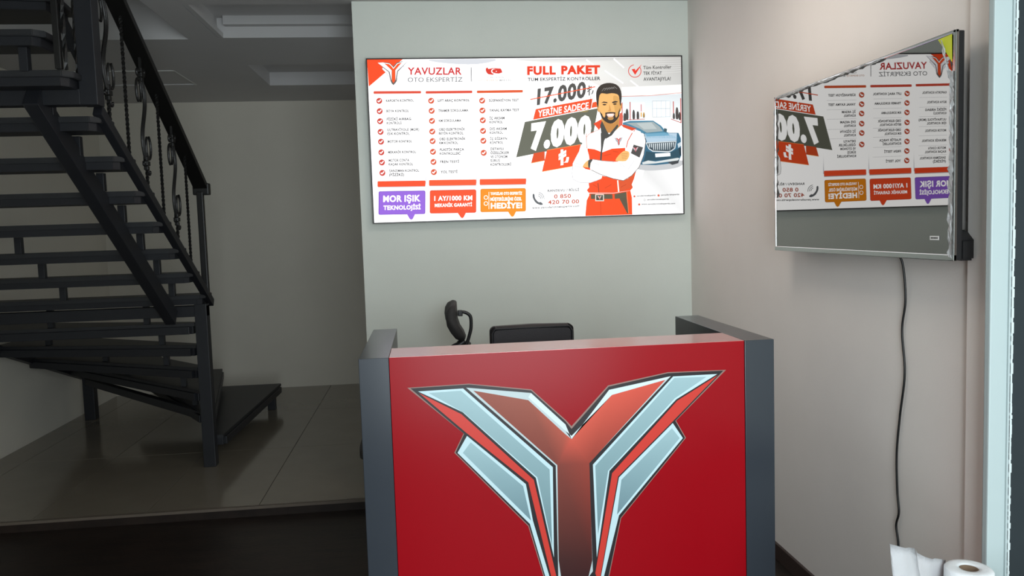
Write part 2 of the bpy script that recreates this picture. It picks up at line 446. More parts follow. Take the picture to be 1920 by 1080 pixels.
# flat print helper: layers of coloured polygons on a plane facing the viewer's side
def hlin(c): return lin(c)
class Print:
    def __init__(s, mapf, step=0.0004): s.v = []; s.f = []; s.c = []; s.map = mapf; s.step = step
    def poly(s, pts, col, layer=1, cols=None, smooth=0, closed=True):
        if smooth: pts = catmull(pts, smooth)
        base = len(s.v)
        cs = [ink(c) for c in cols] if cols else [ink(col)] * len(pts)
        for p in pts: s.v.append(s.map(p[0], p[1], layer))
        tr = tessellate_polygon([[Vector((p[0], -p[1], 0)) for p in pts]])
        for t in tr:
            s.f.append([base + i for i in t]); s.c.append([cs[i] for i in t])
    def rect(s, x0, y0, x1, y1, col, layer=1, r=0, sl=0.0, cols=None):
        if r:
            pts = []
            for cx, cy, a in ((x1 - r, y0 + r, -90), (x1 - r, y1 - r, 0), (x0 + r, y1 - r, 90), (x0 + r, y0 + r, 180)):
                for i in range(5):
                    t = math.radians(a + 22.5 * i); pts.append((cx + r * math.cos(t), cy + r * math.sin(t)))
        else: pts = [(x0, y0), (x1, y0), (x1, y1), (x0, y1)]
        xm = (x0 + x1) / 2
        s.poly([(x, y + (x - xm) * sl) for x, y in pts], col, layer, cols)
    def disc(s, cx, cy, r, col, layer=1, n=20, ry=None):
        s.poly([(cx + r * math.cos(2 * math.pi * i / n), cy + (ry or r) * math.sin(2 * math.pi * i / n)) for i in range(n)], col, layer)
    def ring(s, cx, cy, r0, r1, col, layer=1, a0=0, a1=360, n=24):
        o = [(cx + r1 * math.cos(math.radians(a0 + (a1 - a0) * i / n)), cy + r1 * math.sin(math.radians(a0 + (a1 - a0) * i / n))) for i in range(n + 1)]
        q = [(cx + r0 * math.cos(math.radians(a0 + (a1 - a0) * i / n)), cy + r0 * math.sin(math.radians(a0 + (a1 - a0) * i / n))) for i in range(n + 1)]
        for i in range(n): s.poly([o[i], o[i + 1], q[i + 1], q[i]], col, layer)
    def line(s, pts, wd, col, layer=1):
        for i in range(len(pts) - 1):
            (x0, y0), (x1, y1) = pts[i], pts[i + 1]
            L = math.hypot(x1 - x0, y1 - y0) or 1; nx, ny = -(y1 - y0) / L * wd / 2, (x1 - x0) / L * wd / 2
            s.poly([(x0 + nx, y0 + ny), (x1 + nx, y1 + ny), (x1 - nx, y1 - ny), (x0 - nx, y0 - ny)], col, layer)
    def text(s, body, x0, x1, yb, h, col, layer=8, bold=0.0, y1=None, lean=0.0):
        """text whose baseline runs from (x0,yb) to (x1,y1), capitals h high"""
        vs, fs, w_ = glyphs(body, bold)
        y1 = yb if y1 is None else y1
        base = len(s.v); c = ink(col)
        for gx, gy in vs:
            t = gx / w_; k = gy * h
            s.v.append(s.map(x0 + (x1 - x0) * t + lean * k, yb + (y1 - yb) * t - k, layer))
        for f in fs: s.f.append([base + i for i in f]); s.c.append([c] * len(f))
    def build(s, name, m, parent):
        me = bpy.data.meshes.new(name); me.from_pydata(s.v, [], s.f)
        at = me.color_attributes.new('ink', 'FLOAT_COLOR', 'CORNER')
        flat = []
        for pol, cc in zip(s.f, s.c):
            for c in cc: flat += [c[0], c[1], c[2], 1.0]
        at.data.foreach_set('color', flat)
        me.materials.append(M[m])
        o = bpy.data.objects.new(name, me); C.objects.link(o)
        if parent is not None:
            o.parent = parent; o.matrix_parent_inverse = Matrix.Translation(-world_loc(parent))
        return o
INK_MODE = {'k': 1.0}
def ink(c):
    l = lin(c); k = INK_MODE['k']
    if k <= 1: return l
    return [x / k * (1 + (k - 1) * x ** 9) for x in l]
def catmull(p, n):
    out = []; m = len(p)
    for i in range(m):
        a, b, c, d = p[i - 1], p[i], p[(i + 1) % m], p[(i + 2) % m]
        for j in range(n):
            t = j / n
            out.append(tuple(0.5 * ((2 * b[k]) + (-a[k] + c[k]) * t + (2 * a[k] - 5 * b[k] + 4 * c[k] - d[k]) * t * t + (-a[k] + 3 * b[k] - 3 * c[k] + d[k]) * t ** 3) for k in (0, 1)))
    return out
_cu = bpy.data.curves.new('lettering_source', 'FONT'); _cu.size = 1.0; _cu.resolution_u = 3
_to = bpy.data.objects.new('lettering_source', _cu); C.objects.link(_to)
_gc = {}
def raw_glyph(body, bold):
    _cu.body = body; _cu.offset = bold; _cu.space_character = 1 + 2.2 * bold
    bpy.context.view_layer.update()
    ev = _to.evaluated_get(bpy.context.evaluated_depsgraph_get()); me = ev.to_mesh()
    vs = [(v.co.x, v.co.y) for v in me.vertices]; fs = [list(p.vertices) for p in me.polygons]
    ev.to_mesh_clear()
    return vs, fs
CAPH = max(v[1] for v in raw_glyph('H', 0)[0])
def glyphs(body, bold):
    key = (body, bold)
    if key not in _gc:
        vs, fs = raw_glyph(body, bold)
        x0 = min(v[0] for v in vs); x1 = max(v[0] for v in vs)
        vs = [((x - x0), y / CAPH) for x, y in vs]
        _gc[key] = (vs, fs, x1 - x0)
    return _gc[key]

# ---- emblem on the desk front
def desk_map(px, py, layer):
    p = on_plane(1, DY0 + 0.003, px, py)
    return (p.x, DY0 + 0.003 - 0.0006 - 0.0003 * layer, p.z)
e = Print(desk_map)
L = lambda pts: [(740 + x / 2.7, 680 + y / 2.7) for x, y in pts]
R = lambda pts: [(1050 + x / 2.7, 680 + y / 2.7) for x, y in pts]
LB, LG, OR, DK = (196, 222, 228), (150, 178, 183), (205, 62, 52), (44, 40, 42)
TIP = (1076, 1158)
sil = L([(80, 130), (375, 110), (690, 140), (864, 296)]) + [(1071.5, 804)] + R([(246, 121), (545, 53), (826, 40), (583, 294), (632, 380), (306, 785), (245, 1080)]) + [(1112, 1120), TIP, (1043, 1125)] + L([(757, 1080), (680, 825), (308, 455), (352, 360)])
oln = L([(64, 127), (375, 106), (692, 135), (866, 290)]) + [(1071.5, 799)] + R([(243, 115), (545, 48), (840, 36), (587, 293), (637, 380), (309, 787), (249, 1080)]) + [(1113, 1122), (1076, 1162), (1041, 1126)] + L([(753, 1082), (676, 827), (302, 456), (349, 358)])
e.poly(oln, (150, 120, 112), 1)
e.poly(sil, DK, 2)
# stem
e.poly(L([(362, 126), (690, 153), (864, 312)]) + [(1071.5, 823)] + R([(248, 137), (560, 68), (147, 508), (166, 1055)]) + [(1106, 1078), (1076, 1130), (1050, 1090)] + L([(828, 1080), (815, 520)]), (190, 204, 206), 3)
e.poly(L([(690, 153), (864, 312)]) + [(1071.5, 823)] + R([(248, 137), (560, 68), (535, 86), (262, 163)]) + [(1071.5, 817)] + L([(864, 345), (676, 175)]), (214, 228, 232), 4)
stem = [((398, 141), 'L', (146, 74, 56)), ((676, 189), 'L', (150, 76, 58)), ((864, 362), 'L', (178, 82, 64)), None, ((262, 163), 'R', (214, 84, 64)), ((533, 86), 'R', (208, 80, 64)), ((148, 508), 'R', (150, 62, 50)), ((163, 1000), 'R', (70, 34, 32))]
pp, cc = [], []
for q in stem:
    if q is None: pp.append((1071.5, 823)); cc.append((204, 84, 66)); continue
    pp.append((L if q[1] == 'L' else R)([q[0]])[0]); cc.append(q[2])
pp += [(1104, 1078), (1076, 1122), (1052, 1082)]; cc += [(60, 30, 30), (50, 26, 28), (58, 30, 30)]
pp += L([(830, 1000), (823, 518)]); cc += [(66, 36, 34), (126, 60, 50)]
e.poly(pp, None, 5, cols=cc)
def piece(T, outer, inner, cin2):
    e.poly(T(outer), LB, 4)
    n = len(inner); ys_ = [p[1] for p in inner]; y0, y1 = min(ys_), max(ys_)
    cols = []
    for p in inner:
        t = (p[1] - y0) / (y1 - y0); cols.append(tuple(LG[i] * (1 - t) * 1.06 + cin2[i] * t for i in range(3)))
    e.poly(T(inner), None, 5, cols=cols)
piece(L, [(118, 145), (346, 130), (800, 528), (806, 985), (714, 582), (344, 250)], [(172, 153), (336, 141), (784, 540), (797, 930), (722, 580), (352, 253)], (112, 140, 146))
piece(L, [(366, 370), (664, 614), (700, 800), (783, 1080), (762, 1080), (684, 815), (318, 456)], [(385, 402), (650, 624), (690, 798), (345, 456)], (112, 140, 148))
e.poly(L([(124, 153), (338, 260), (704, 592), (818, 1080), (792, 1080), (676, 605), (360, 352)]), OR, 5)
piece(R, [(572, 69), (795, 57), (588, 185), (250, 547), (186, 985), (166, 515)], [(578, 77), (740, 71), (580, 180), (243, 546), (192, 868), (178, 521)], (112, 140, 146))
piece(R, [(570, 305), (621, 381), (298, 772), (222, 1080), (207, 1080), (298, 580)], [(566, 331), (605, 381), (288, 768), (310, 592)], (112, 140, 148))
e.poly(R([(798, 62), (592, 192), (263, 558), (178, 1065), (184, 1080), (204, 1080), (293, 576), (574, 292)]), OR, 5)
e.build('emblem', 'print', pf)['label'] = 'silver and red winged letter Y emblem'

# ------------------------------------------------------------------ back-lit sign
SX0, SX1, SZ0, SZ1, SY = -0.283, 1.487, 1.541, 2.434, 4.518
sign = thing('illuminated_sign', ((SX0 + SX1) / 2, YB, SZ0), 'wide back-lit price sign with smiling mechanic picture on the back wall', 'sign')
cs = MB().box((SX0, SY + 0.001, SZ0), (SX1, YB, SZ1))
cs.build('light_box', 'dark', sign)
fr = MB()
for a, b in (((SX0 - .004, SY - .006, SZ1 - .002), (SX1 + .004, YB, SZ1 + .004)), ((SX0 - .004, SY - .006, SZ0 - .004), (SX1 + .004, YB, SZ0 + .002)), ((SX0 - .004, SY - .006, SZ0), (SX0 + .002, YB, SZ1)), ((SX1 - .002, SY - .006, SZ0), (SX1 + .004, YB, SZ1))): fr.box(a, b)
fr.build('frame', mat('sign_frame', (60, 58, 58), 0.4, metal=0.4), sign)
INK_MODE['k'] = SIGN_K
# photo quad -> sign rectangle (projective)
def homog(src, dst):
    A = []
    for (x, y), (u, v) in zip(src, dst):
        A.append([x, y, 1, 0, 0, 0, -u * x, -u * y, u]); A.append([0, 0, 0, x, y, 1, -v * x, -v * y, v])
    n = 8
    for i in range(n):
        p = max(range(i, n), key=lambda r: abs(A[r][i])); A[i], A[p] = A[p], A[i]
        for r in range(n):
            if r != i:
                k = A[r][i] / A[i][i]
                for c in range(i, n + 1): A[r][c] -= k * A[i][c]
    return [A[i][n] / A[i][i] for i in range(n)]
hm = homog([(686.5, 110), (1279, 106), (1279, 400), (703, 418)], [(SX0, SZ1), (SX1, SZ1), (SX1, SZ0), (SX0, SZ0)])
def sign_map(px, py, layer):
    d = hm[6] * px + hm[7] * py + 1
    x = (hm[0] * px + hm[1] * py + hm[2]) / d; z = (hm[3] * px + hm[4] * py + hm[5]) / d
    x = min(max(x, SX0), SX1); z = min(max(z, SZ0), SZ1)
    return (x, SY - 0.0003 * layer, z)
A5 = lambda p: [(680 + x / 6, 100 + y / 6) for x, y in p]
A6 = lambda p: [(680 + x / 6, 260 + y / 6) for x, y in p]
A7 = lambda p: [(960 + x / 5.818, 100 + y / 5.818) for x, y in p]
A8 = lambda p: [(960 + x / 5.818, 250 + y / 5.818) for x, y in p]
def newp(): return Print(sign_map)
WH = (255, 255, 255)
b = newp()
b.poly([(686.5, 110), (900, 108.6), (1279, 106), (1279, 400), (1000, 409), (703, 418)], WH, 0)
# garage interior, upper right
b.poly(A7([(0, 62), (1858, 38), (1858, 440), (1200, 480), (900, 330), (600, 120), (200, 90)]), None, 1, cols=[(226, 226, 226), (196, 194, 190), (216, 216, 214), (226, 226, 224), (236, 234, 232), (240, 240, 238), (250, 250, 250)])
b.poly(A5([(750, 66), (1500, 62), (1300, 120), (950, 110)]), (222, 224, 228), 1, smooth=3)
for x0, y0, x1, y1 in ((1120, 60, 1230, 160), (820, 70, 900, 130), (1020, 190, 1220, 330), (1300, 300, 1400, 380)):
    b.line(A7([(x0, y0), (x1, y1)]), 2.4, (250, 250, 250), 2)
for k in range(7): b.line(A7([(1500 + 10 * k, 70 + 26 * k), (1856, 62 + 24 * k)]), 0.7, (226, 226, 224), 2)
b.poly(A7([(1200, 372), (1857, 345), (1857, 440), (1200, 475)]), (240, 240, 238), 3)
b.line(A7([(1200, 474), (1500, 468), (1857, 436)]), 1.0, (226, 150, 140), 4)
b.poly(A7([(1200, 480), (1857, 445), (1857, 931), (1200, 931)]), None, 3, cols=[(232, 236, 238), (226, 230, 232), (246, 248, 248), (246, 248, 250)])
b.poly(A7([(1310, 545), (1450, 540), (1450, 640), (1310, 640)]), (250, 253, 255), 4)
b.poly(A7([(1535, 530), (1725, 520), (1725, 700), (1535, 700)]), (244, 248, 250), 4)
for x in (1535, 1580, 1630, 1680, 1725): b.line(A7([(x, 527), (x, 700)]), 0.6, (176, 184, 190), 5)
for y in (527, 610, 700): b.line(A7([(1535, y), (1725, y - 3)]), 0.7, (176, 184, 190), 5)
for x, y0, y1 in ((1205, 540, 735), (1292, 535, 735), (1412, 560, 640), (1762, 530, 720), (1842, 495, 765)):
    b.line(A7([(x, y0), (x, y1)]), 1.6, (206, 84, 76), 5)
for x, y, rw, h in ((1258, 615, 16, 110), (1232, 660, 14, 80), (1330, 625, 14, 95), (1375, 640, 14, 80), (1440, 655, 10, 50), (1800, 600, 16, 120), (1765, 660, 12, 60), (1828, 650, 12, 80)):
    b.poly(A7([(x - rw * .5, y), (x + rw * .5, y), (x + rw, y + h * .45), (x + rw * .8, y + h), (x - rw * .8, y + h), (x - rw, y + h * .45)]), (84, 80, 78), 6, smooth=3)
for x in (1412, 1440): b.line(A7([(x, 650), (x, 700)]), 2.0, (232, 176, 60), 6)
b.line(A7([(1210, 733), (1450, 722)]), 1.2, (200, 110, 100), 5); b.line(A7([(1735, 722), (1845, 765)]), 1.2, (200, 90, 80), 5)
b.poly(A8([(1440, 390), (1857, 330), (1857, 860), (1300, 880)]), None, 1, cols=[(232, 232, 232), (244, 244, 244), (236, 236, 236), (250, 250, 250)])
# list panels: soft edge shade, hair lines
for x0, x1, yt, yb in ((708.5, 799, 297, 345), (805.5, 894, 297, 344), (900.5, 987, 297, 341)):
    b.poly([(x1 - 0.5, yt), (x1 + 1.1, yt + 30), (x1 + 1.4, yb), (x1 - 0.5, yb)], None, 2, cols=[WH, (226, 226, 232), (190, 186, 196), (240, 240, 240)])
cols_rows = [
 (711, 18.4, [(189, 711), (208.5, 712), (227.5, 713), (247.5, 714), (266, 715), (286, 715.7), (305, 717), (324.5, 718)]),
 (809, 18.4, [(189, 809), (208, 810), (227, 810.7), (247, 811.3), (265, 812), (285, 812.8), (304, 813.8), (323, 814.6)]),
 (905, 18.4, [(189, 905), (207.5, 905.5), (226, 906.2), (246, 906.7), (264.5, 907.2), (287, 907.9)])]
for ci, (x, s_, rows) in enumerate(cols_rows):
    for k, (y, cx) in enumerate(rows[:-1]):
        if ci == 2 and k > 4: continue
        b.line([(cx + 11, y + 9.7), (cx + 72, y + 9.0)], 0.5, (222, 222, 226), 2)
b.build('print_face', 'print_lit', sign)
# red corner with logo
g = newp()
g.poly(A5([(41, 62), (450, 62), (250, 215), (66, 372)]), (240, 82, 38), 3)
LGX = lambda p: [(737.2 + (x - 1071.5) * 0.098, 114 + (y - 700) * 0.0985) for x, y in p]
def mini_logo(P, fx, lay, dk=(110, 104, 100), org=(240, 92, 40), wh=(246, 246, 248)):
    P.poly(fx(oln), dk, lay)
    P.poly(fx(L([(80, 132), (375, 112), (810, 525), (810, 1060), (700, 600)])), wh, lay + 1)
    P.poly(fx(R([(545, 55), (820, 42), (262, 555), (175, 1060), (165, 515)])), wh, lay + 1)
    P.poly(fx(L([(345, 375), (650, 612), (770, 1070), (690, 820), (318, 456)])), wh, lay + 1)
    P.poly(fx(R([(570, 305), (625, 380), (306, 785), (225, 1070), (300, 590)])), wh, lay + 1)
    P.poly(fx(L([(400, 145), (690, 175), (864, 345)]) + [(1071.5, 828)] + R([(262, 165), (533, 90), (148, 508), (163, 1000)]) + [(1104, 1078), (1076, 1122), (1052, 1082)] + L([(830, 1000), (823, 518)])), org, lay + 2)
mini_logo(g, LGX, 4)
g.line(LGX(L([(400, 145), (690, 190), (864, 362)]) + [(1071.5, 840)] + R([(262, 180), (533, 100)])), 1.0, WH, 7)
g.build('corner_logo', 'print_lit', sign)
# headings
h = newp()
h.text('YAVUZLAR', 764, 866.5, 139.3, 13, (214, 60, 62), 8, 0.028, y1=139.6)
h.build('company_lettering', 'print_lit', sign); h = newp()
h.text('OTO EKSPERTİZ', 764.5, 868, 153.4, 8.3, (108, 110, 114), 8, 0.008, y1=153.2)
h.build('company_subtitle', 'print_lit', sign); h = newp()
h.line([(884, 126), (884.8, 153)], 1.3, (92, 92, 96), 8)
h.build('divider_line', 'print_lit', sign); h = newp()
h.poly(A5([(1392, 165), (1412, 158), (1420, 175), (1470, 165), (1560, 170), (1572, 195), (1578, 215), (1540, 228), (1490, 225), (1470, 242), (1420, 236), (1398, 215), (1390, 190)]), (222, 62, 48), 8)
h.disc(680 + 1478 / 6, 100 + 200 / 6, 4.4, WH, 9, n=24); h.disc(680 + 1485 / 6, 100 + 200 / 6, 3.6, (222, 62, 48), 10); h.disc(680 + 1508 / 6, 100 + 203 / 6, 1.2, WH, 10, n=5)
h.build('country_emblem', 'print_lit', sign); h = newp()
h.text("TÜRKİYE'NİN", 914, 945, 146.7, 2.9, (130, 130, 130), 8, 0.01)
h.text('OTO EKSPERTİZ', 898.5, 936, 152.2, 3.1, (214, 150, 96), 8, 0.012)
h.text('MARKASI', 938, 960.5, 152.2, 3.1, (130, 130, 130), 8, 0.012)
h.build('country_slogan', 'print_lit', sign); h = newp()
h.text('FULL', 989.5, 1043.5, 139.8, 14.4, (232, 66, 34), 8, 0.06, y1=139.2)
h.build('heading_word', 'print_lit', sign); h = newp()
h.text('PAKET', 1053.5, 1126.5, 139.0, 14.4, (232, 66, 34), 8, 0.06, y1=138.2)
h.build('heading_word', 'print_lit', sign); h = newp()
h.text('TÜM EKSPERTİZ KONTROLLER', 990.5, 1126.8, 152.2, 6.0, (62, 62, 62), 8, 0.028, y1=150.6)
h.build('package_subtitle', 'print_lit', sign); h = newp()
h.ring(960 + 1347 / 5.818, 100 + 197 / 5.818, 11.0, 12.4, (224, 80, 68), 8, -40, 262, 36)
h.poly(A7([(1312, 178), (1350, 172), (1352, 195), (1425, 122), (1350, 240)]), (232, 60, 44), 9)
h.build('tick_symbol', 'print_lit', sign); h = newp()
h.text('Tüm Kontroller', 1207.5, 1260, 130.5, 6.0, (82, 82, 80), 8, 0.02, y1=129)
h.text('TEK FİYAT', 1207.5, 1242, 141, 5.8, (76, 76, 74), 8, 0.02, y1=140.6)
h.text('AVANTAJIYLA!', 1207.5, 1258.5, 152.3, 6.2, (76, 76, 74), 8, 0.02, y1=151.4)
h.build('slogan', 'print_lit', sign)
# service lists
rows_t = [
 ['KAPORTA KONTROL', 'BOYA KONTROL', 'FİZİKİ AIRBAG|KONTROLÜ', 'ULTRAVİYOLE (MOR)|IŞIK KONTROL', 'MOTOR KONTROL', 'MEKANİK KONTROL', 'MOTOR CONTA|KAÇAK KONTROL', 'ŞANZIMAN KONTROL|(FİZİKİ)'],
 ['LIFT ARAÇ KONTROL', 'TRAMER SORGULAMA', 'KM SORGULAMA', 'OBD ELEKTRONİK|BEYİN KONTROL', 'OBD ELEKTRONİK|KM KONTROL', 'PLASTİK PARÇA|KONTROLLERİ', 'FREN TESTİ', 'YOL TESTİ'],
 ['SÜSPANSİYON TEST', 'YANAL KAYMA TEST', 'İÇ AKSAM|KONTROL', 'DIŞ AKSAM|KONTROL', 'İÇ DİZAYN|KONTROL', 'DETAYLI|ÖZELLİKLER|VE OTONOM|SÜRÜŞ|KONTROLLERİ']]
names = ('first', 'second', 'third')
bars = [((700, 790), (173.2, 172.8), (709, 799), (345.3, 344)), ((798.5, 886.5), (173.2, 172.3), (805.5, 894), (343.2, 342)), ((895, 981.5), (172.4, 171.3), (900.3, 987), (341.6, 340.2))]
for ci in range(3):
    p = newp()
    (tx0, tx1), (ty0, ty1), (bx0, bx1), (by0, by1) = bars[ci]
    p.rect(tx0, (ty0 + ty1) / 2 - 2.5, tx1, (ty0 + ty1) / 2 + 2.5, (226, 84, 62) if ci < 2 else (228, 96, 52), 3, r=1.6, sl=(ty1 - ty0) / 90)
    p.build('list_top_bar', 'print_lit', sign); p = newp()
    p.rect(bx0, (by0 + by1) / 2 - 5.4, bx1, (by0 + by1) / 2 + 5.2, (242, 84, 40) if ci < 1 else (244, 92, 46), 3, r=1.5, sl=(by1 - by0) / 90)
    p.rect(bx0 + 0.5, (by0 + by1) / 2 + 4.6, bx1, (by0 + by1) / 2 + 6.6, (206, 190, 190), 2, r=0.9, sl=(by1 - by0) / 90)
    p.build('list_bottom_bar', 'print_lit', sign)
    for (y, cx), body in zip(cols_rows[ci][2], rows_t[ci]):
        p = newp()
        p.disc(cx, y, 5.7, (212, 74, 62) if ci == 0 else (222, 92, 58), 3)
        p.line([(cx - 2.9, y - 0.2), (cx - 0.8, y + 2.1), (cx + 3.0, y - 2.6)], 1.9, WH, 4)
        tick = p; p = newp(); ls = body.split('|'); n = len(ls); lh = 7.4
        for i, t in enumerate(ls):
            wd = len(t) * 3.52
            yb = y + 2.0 + (i - (n - 1) / 2) * lh
            if n == 5: yb = 282 + i * 7.3
            xx = cx + 12.6
            p.text(t, xx, xx + wd, yb, 4.4, (70, 68, 70), 4, 0.04, y1=yb - wd * 0.012)
        tick.build('tick', 'print_lit', p.build('service_row', 'print_lit', sign))
# speech badges
def badge(x0, x1, y0, y1, tx, ty, col, edge):
    p = newp(); s1 = -0.018
    p.rect(x0, y0, x1, y1, edge, 3, r=3.2, sl=s1); p.rect(x0 + 1.4, y0 + 1.4, x1 - 1.2, y1 - 1.2, col, 4, r=2.4, sl=s1)
    p.poly([(tx - 9, y1 - 2), (tx + 8, y1 - 2.2), (tx + 3.2, ty - 2), (tx + 0.5, ty), (tx - 2.5, ty - 1.6)], col, 5)
    return p
p = badge(711, 799, 358, 402, 772.5, 412, (158, 108, 224), (134, 92, 204))
p.text('MOR IŞIK', 720, 789.5, 378.5, 11, WH, 8, 0.036, y1=377.2); p.text('TEKNOLOJİSİ', 720.5, 790, 393.3, 7.4, WH, 8, 0.034, y1=392)
p.build('purple_badge', 'print_lit', sign)
p = badge(807.2, 894, 356, 399.5, 867.5, 409, (240, 86, 40), (224, 74, 40))
p.text('1 AY/1000 KM', 815.5, 886.5, 376.2, 8, WH, 8, 0.036, y1=375); p.text('MEKANİK GARANTİ', 816.5, 886, 388, 5.8, WH, 8, 0.03, y1=386.4)
p.build('orange_badge', 'print_lit', sign)
p = badge(901.5, 986.5, 353.5, 397, 961, 406.5, (238, 152, 20), (226, 136, 24))
p.text('YAVUZLAR OTO EKSPERTİZ', 920.5, 979.5, 365.5, 4.8, WH, 8, 0.03, y1=364.8); p.text('MÜŞTERİLERİNE ÖZEL', 920.5, 978.5, 376.5, 5.6, WH, 8, 0.03, y1=375.6); p.text('HEDİYE!', 921, 979.5, 390.6, 9.4, WH, 8, 0.045, y1=389.6)
p.line([(917.6, 360), (917.6, 392)], 0.7, WH, 8)
for sy in (-1, 1):
    p.ring(912, 376 + sy * 5.6, 3.0, 4.0, WH, 8, n=14)
p.build('amber_badge', 'print_lit', sign)
# price banners
q = newp()
q.poly([(985, 229.2), (1122, 203.6), (1110, 268), (968.6, 295.6)], (110, 112, 98), 4)
q.poly(A7([(700, 648), (770, 634), (850, 618), (830, 650), (760, 660)]), None, 5, cols=[(110, 112, 98), (190, 160, 90), (150, 130, 84), (116, 116, 98), (112, 114, 98)])
q.poly(A7([(235, 728), (265, 612), (885, 498), (865, 608)]), (236, 88, 44), 5)
q.poly(A7([(885, 540), (925, 530), (940, 590), (870, 600)]), (236, 96, 50), 5)
q.line(A7([(862, 470), (862, 600)]), 0.9, (110, 60, 50), 6)
q.poly(A8([(212, 330), (240, 222), (360, 200), (360, 300)]), (226, 84, 36), 5); q.line(A8([(215, 328), (345, 303)]), 0.8, (248, 190, 90), 6)
q.poly(A8([(330, 422), (385, 185), (755, 125), (690, 355)]), (240, 88, 36), 6); q.line(A8([(385, 187), (750, 127)]), 0.8, (250, 170, 90), 7); q.line(A8([(330, 421), (690, 357)]), 0.8, (250, 180, 90), 7)
q.text('YERİNE SADECE', 1009.5, 1104, 219.6, 11.6, WH, 8, 0.02, y1=204.2, lean=0.05)
q.text('17.000', 1007.5, 1099, 196.2, 27.5, (88, 86, 84), 8, 0.045, y1=182.0, lean=0.06)
q.text('₺', 1102, 1114, 181, 18, (96, 94, 92), 8, 0.0, y1=178)
q.line(A7([(205, 507), (915, 368)]), 1.9, (236, 96, 56), 10)
q.text('7.000', 995, 1108, 278.5, 42, WH, 8, 0.075, y1=262.5, lean=0.05)
q.text('₺', 1048, 1067, 310, 26, WH, 8, 0.02, y1=308)
q.build('price_banner', 'print_lit', sign)
# contact lines
p = newp()
p.poly(A8([(232, 660), (248, 668), (252, 700), (268, 728), (296, 752), (312, 748), (338, 768), (330, 780), (305, 780), (262, 758), (232, 712), (226, 680)]), (104, 108, 112), 6, smooth=3)
for rr in (4.5, 7.6, 10.8): p.ring(960 + 285 / 5.818, 250 + 712 / 5.818, rr, rr + 1.1, (112, 116, 120), 6, -85, 5, 12)
p.build('phone_symbol', 'print_lit', sign); p = newp()
p.text('RANDEVU / BİLGİ', 1027, 1085.5, 360, 4.2, (80, 80, 82), 6, 0.03, y1=357.8)
p.text('0 850', 1039, 1070.5, 372, 7, (206, 104, 84), 6, 0.03, y1=370.8)
p.text('420 70 00', 1027.5, 1085.5, 382.8, 7, (206, 104, 84), 6, 0.03, y1=381)
p.text('www.yavuzlarotoekspertiz.com', 998, 1086, 391.3, 3.6, (80, 80, 82), 6, 0.03, y1=387.5)
p.build('phone_number', 'print_lit', sign); p = newp()
for x, y in ((1328, 688), (1588, 678), (1378, 775)): p.disc(960 + x / 5.818, 250 + y / 5.818, 2.1, (222, 110, 84), 6, 12)
p.ring(960 + 1437 / 5.818, 250 + 727 / 5.818, 1.4, 2.0, (130, 130, 130), 6, n=10)
for t, x0, x1, y in (('yavuzlarotoekspertiz', 1352, 1556, 690), ('yavuzlarekspertiz', 1612, 1812, 680), ('yavuzlarotoekspertiz', 1462, 1700, 730), ('www.yavuzlarotoekspertiz.com', 1402, 1765, 778)):
    p.text(t, 960 + x0 / 5.818, 960 + x1 / 5.818, 250 + y / 5.818, 2.4, (95, 92, 92), 6, 0.03, y1=250 + (y - 8) / 5.818)
p.build('contact_lettering', 'print_lit', sign)
# car picture
c = newp()
c.poly(A8([(1345, 385), (1500, 410), (1760, 385), (1857, 340), (1857, 300), (1400, 330)]), (206, 208, 210), 4, smooth=4)
c.poly(A7([(1212, 762), (1290, 742), (1540, 740), (1625, 795), (1680, 862), (1790, 905), (1812, 931), (1212, 931)]), (84, 140, 168), 5)
c.poly(A8([(1212, 0), (1812, 0), (1838, 60), (1840, 245), (1805, 325), (1560, 350), (1400, 345), (1400, 150)]), (60, 110, 138), 5)
c.poly(A7([(1245, 765), (1540, 752), (1610, 805), (1645, 855), (1470, 872), (1400, 830)]), (168, 182, 184), 6)
c.poly(A7([(1360, 770), (1520, 760), (1580, 830), (1440, 835)]), (196, 206, 206), 7)
c.poly(A7([(1650, 858), (1660, 820), (1690, 830), (1684, 866)]), (70, 96, 106), 7)
c.poly(A7([(1440, 905), (1480, 880), (1660, 868), (1760, 905), (1800, 931), (1440, 931)]), (110, 170, 196), 6)
c.poly(A8([(1445, 5), (1795, 5), (1790, 85), (1470, 105)]), (190, 214, 228), 6)
c.poly(A8([(1445, 5), (1700, 5), (1715, 30), (1470, 40)]), (120, 176, 204), 7)
c.poly(A8([(1455, 105), (1790, 88), (1775, 170), (1735, 200), (1700, 212), (1530, 205), (1485, 175)]), (222, 228, 230), 7)
c.poly(A8([(1468, 115), (1780, 98), (1766, 165), (1728, 192), (1700, 200), (1535, 194), (1492, 168)]), (58, 76, 86), 8)
for k in range(13):
    x = 1488 + k * 22; c.poly(A8([(x, 120 - k * 1.2), (x + 12, 120 - k * 1.2), (x + 14 - k * .5, 185 if 1 < k < 11 else 160), (x + 5, 185 if 1 < k < 11 else 160)]), (226, 232, 234), 9)
c.poly(A8([(1460, 200), (1560, 215), (1730, 210), (1830, 160), (1838, 240), (1810, 280), (1500, 305), (1430, 320)]), (50, 84, 100), 6)
c.poly(A8([(1555, 226), (1720, 216), (1722, 254), (1560, 266)]), (238, 242, 244), 9)
c.poly(A8([(1415, 322), (1480, 300), (1560, 312), (1800, 272), (1822, 278), (1800, 300), (1560, 332), (1420, 342)]), (224, 228, 228), 8)
c.poly(A8([(1690, 322), (1812, 290), (1806, 330), (1740, 348)]), (70, 74, 78), 7)
c.poly(A8([(1800, 120), (1836, 100), (1838, 140), (1808, 165)]), (210, 222, 228), 8)
c.poly(A8([(1812, 165), (1838, 160), (1838, 240), (1822, 245)]), (40, 60, 72), 8)
c.build('car_picture', 'print_lit', sign)
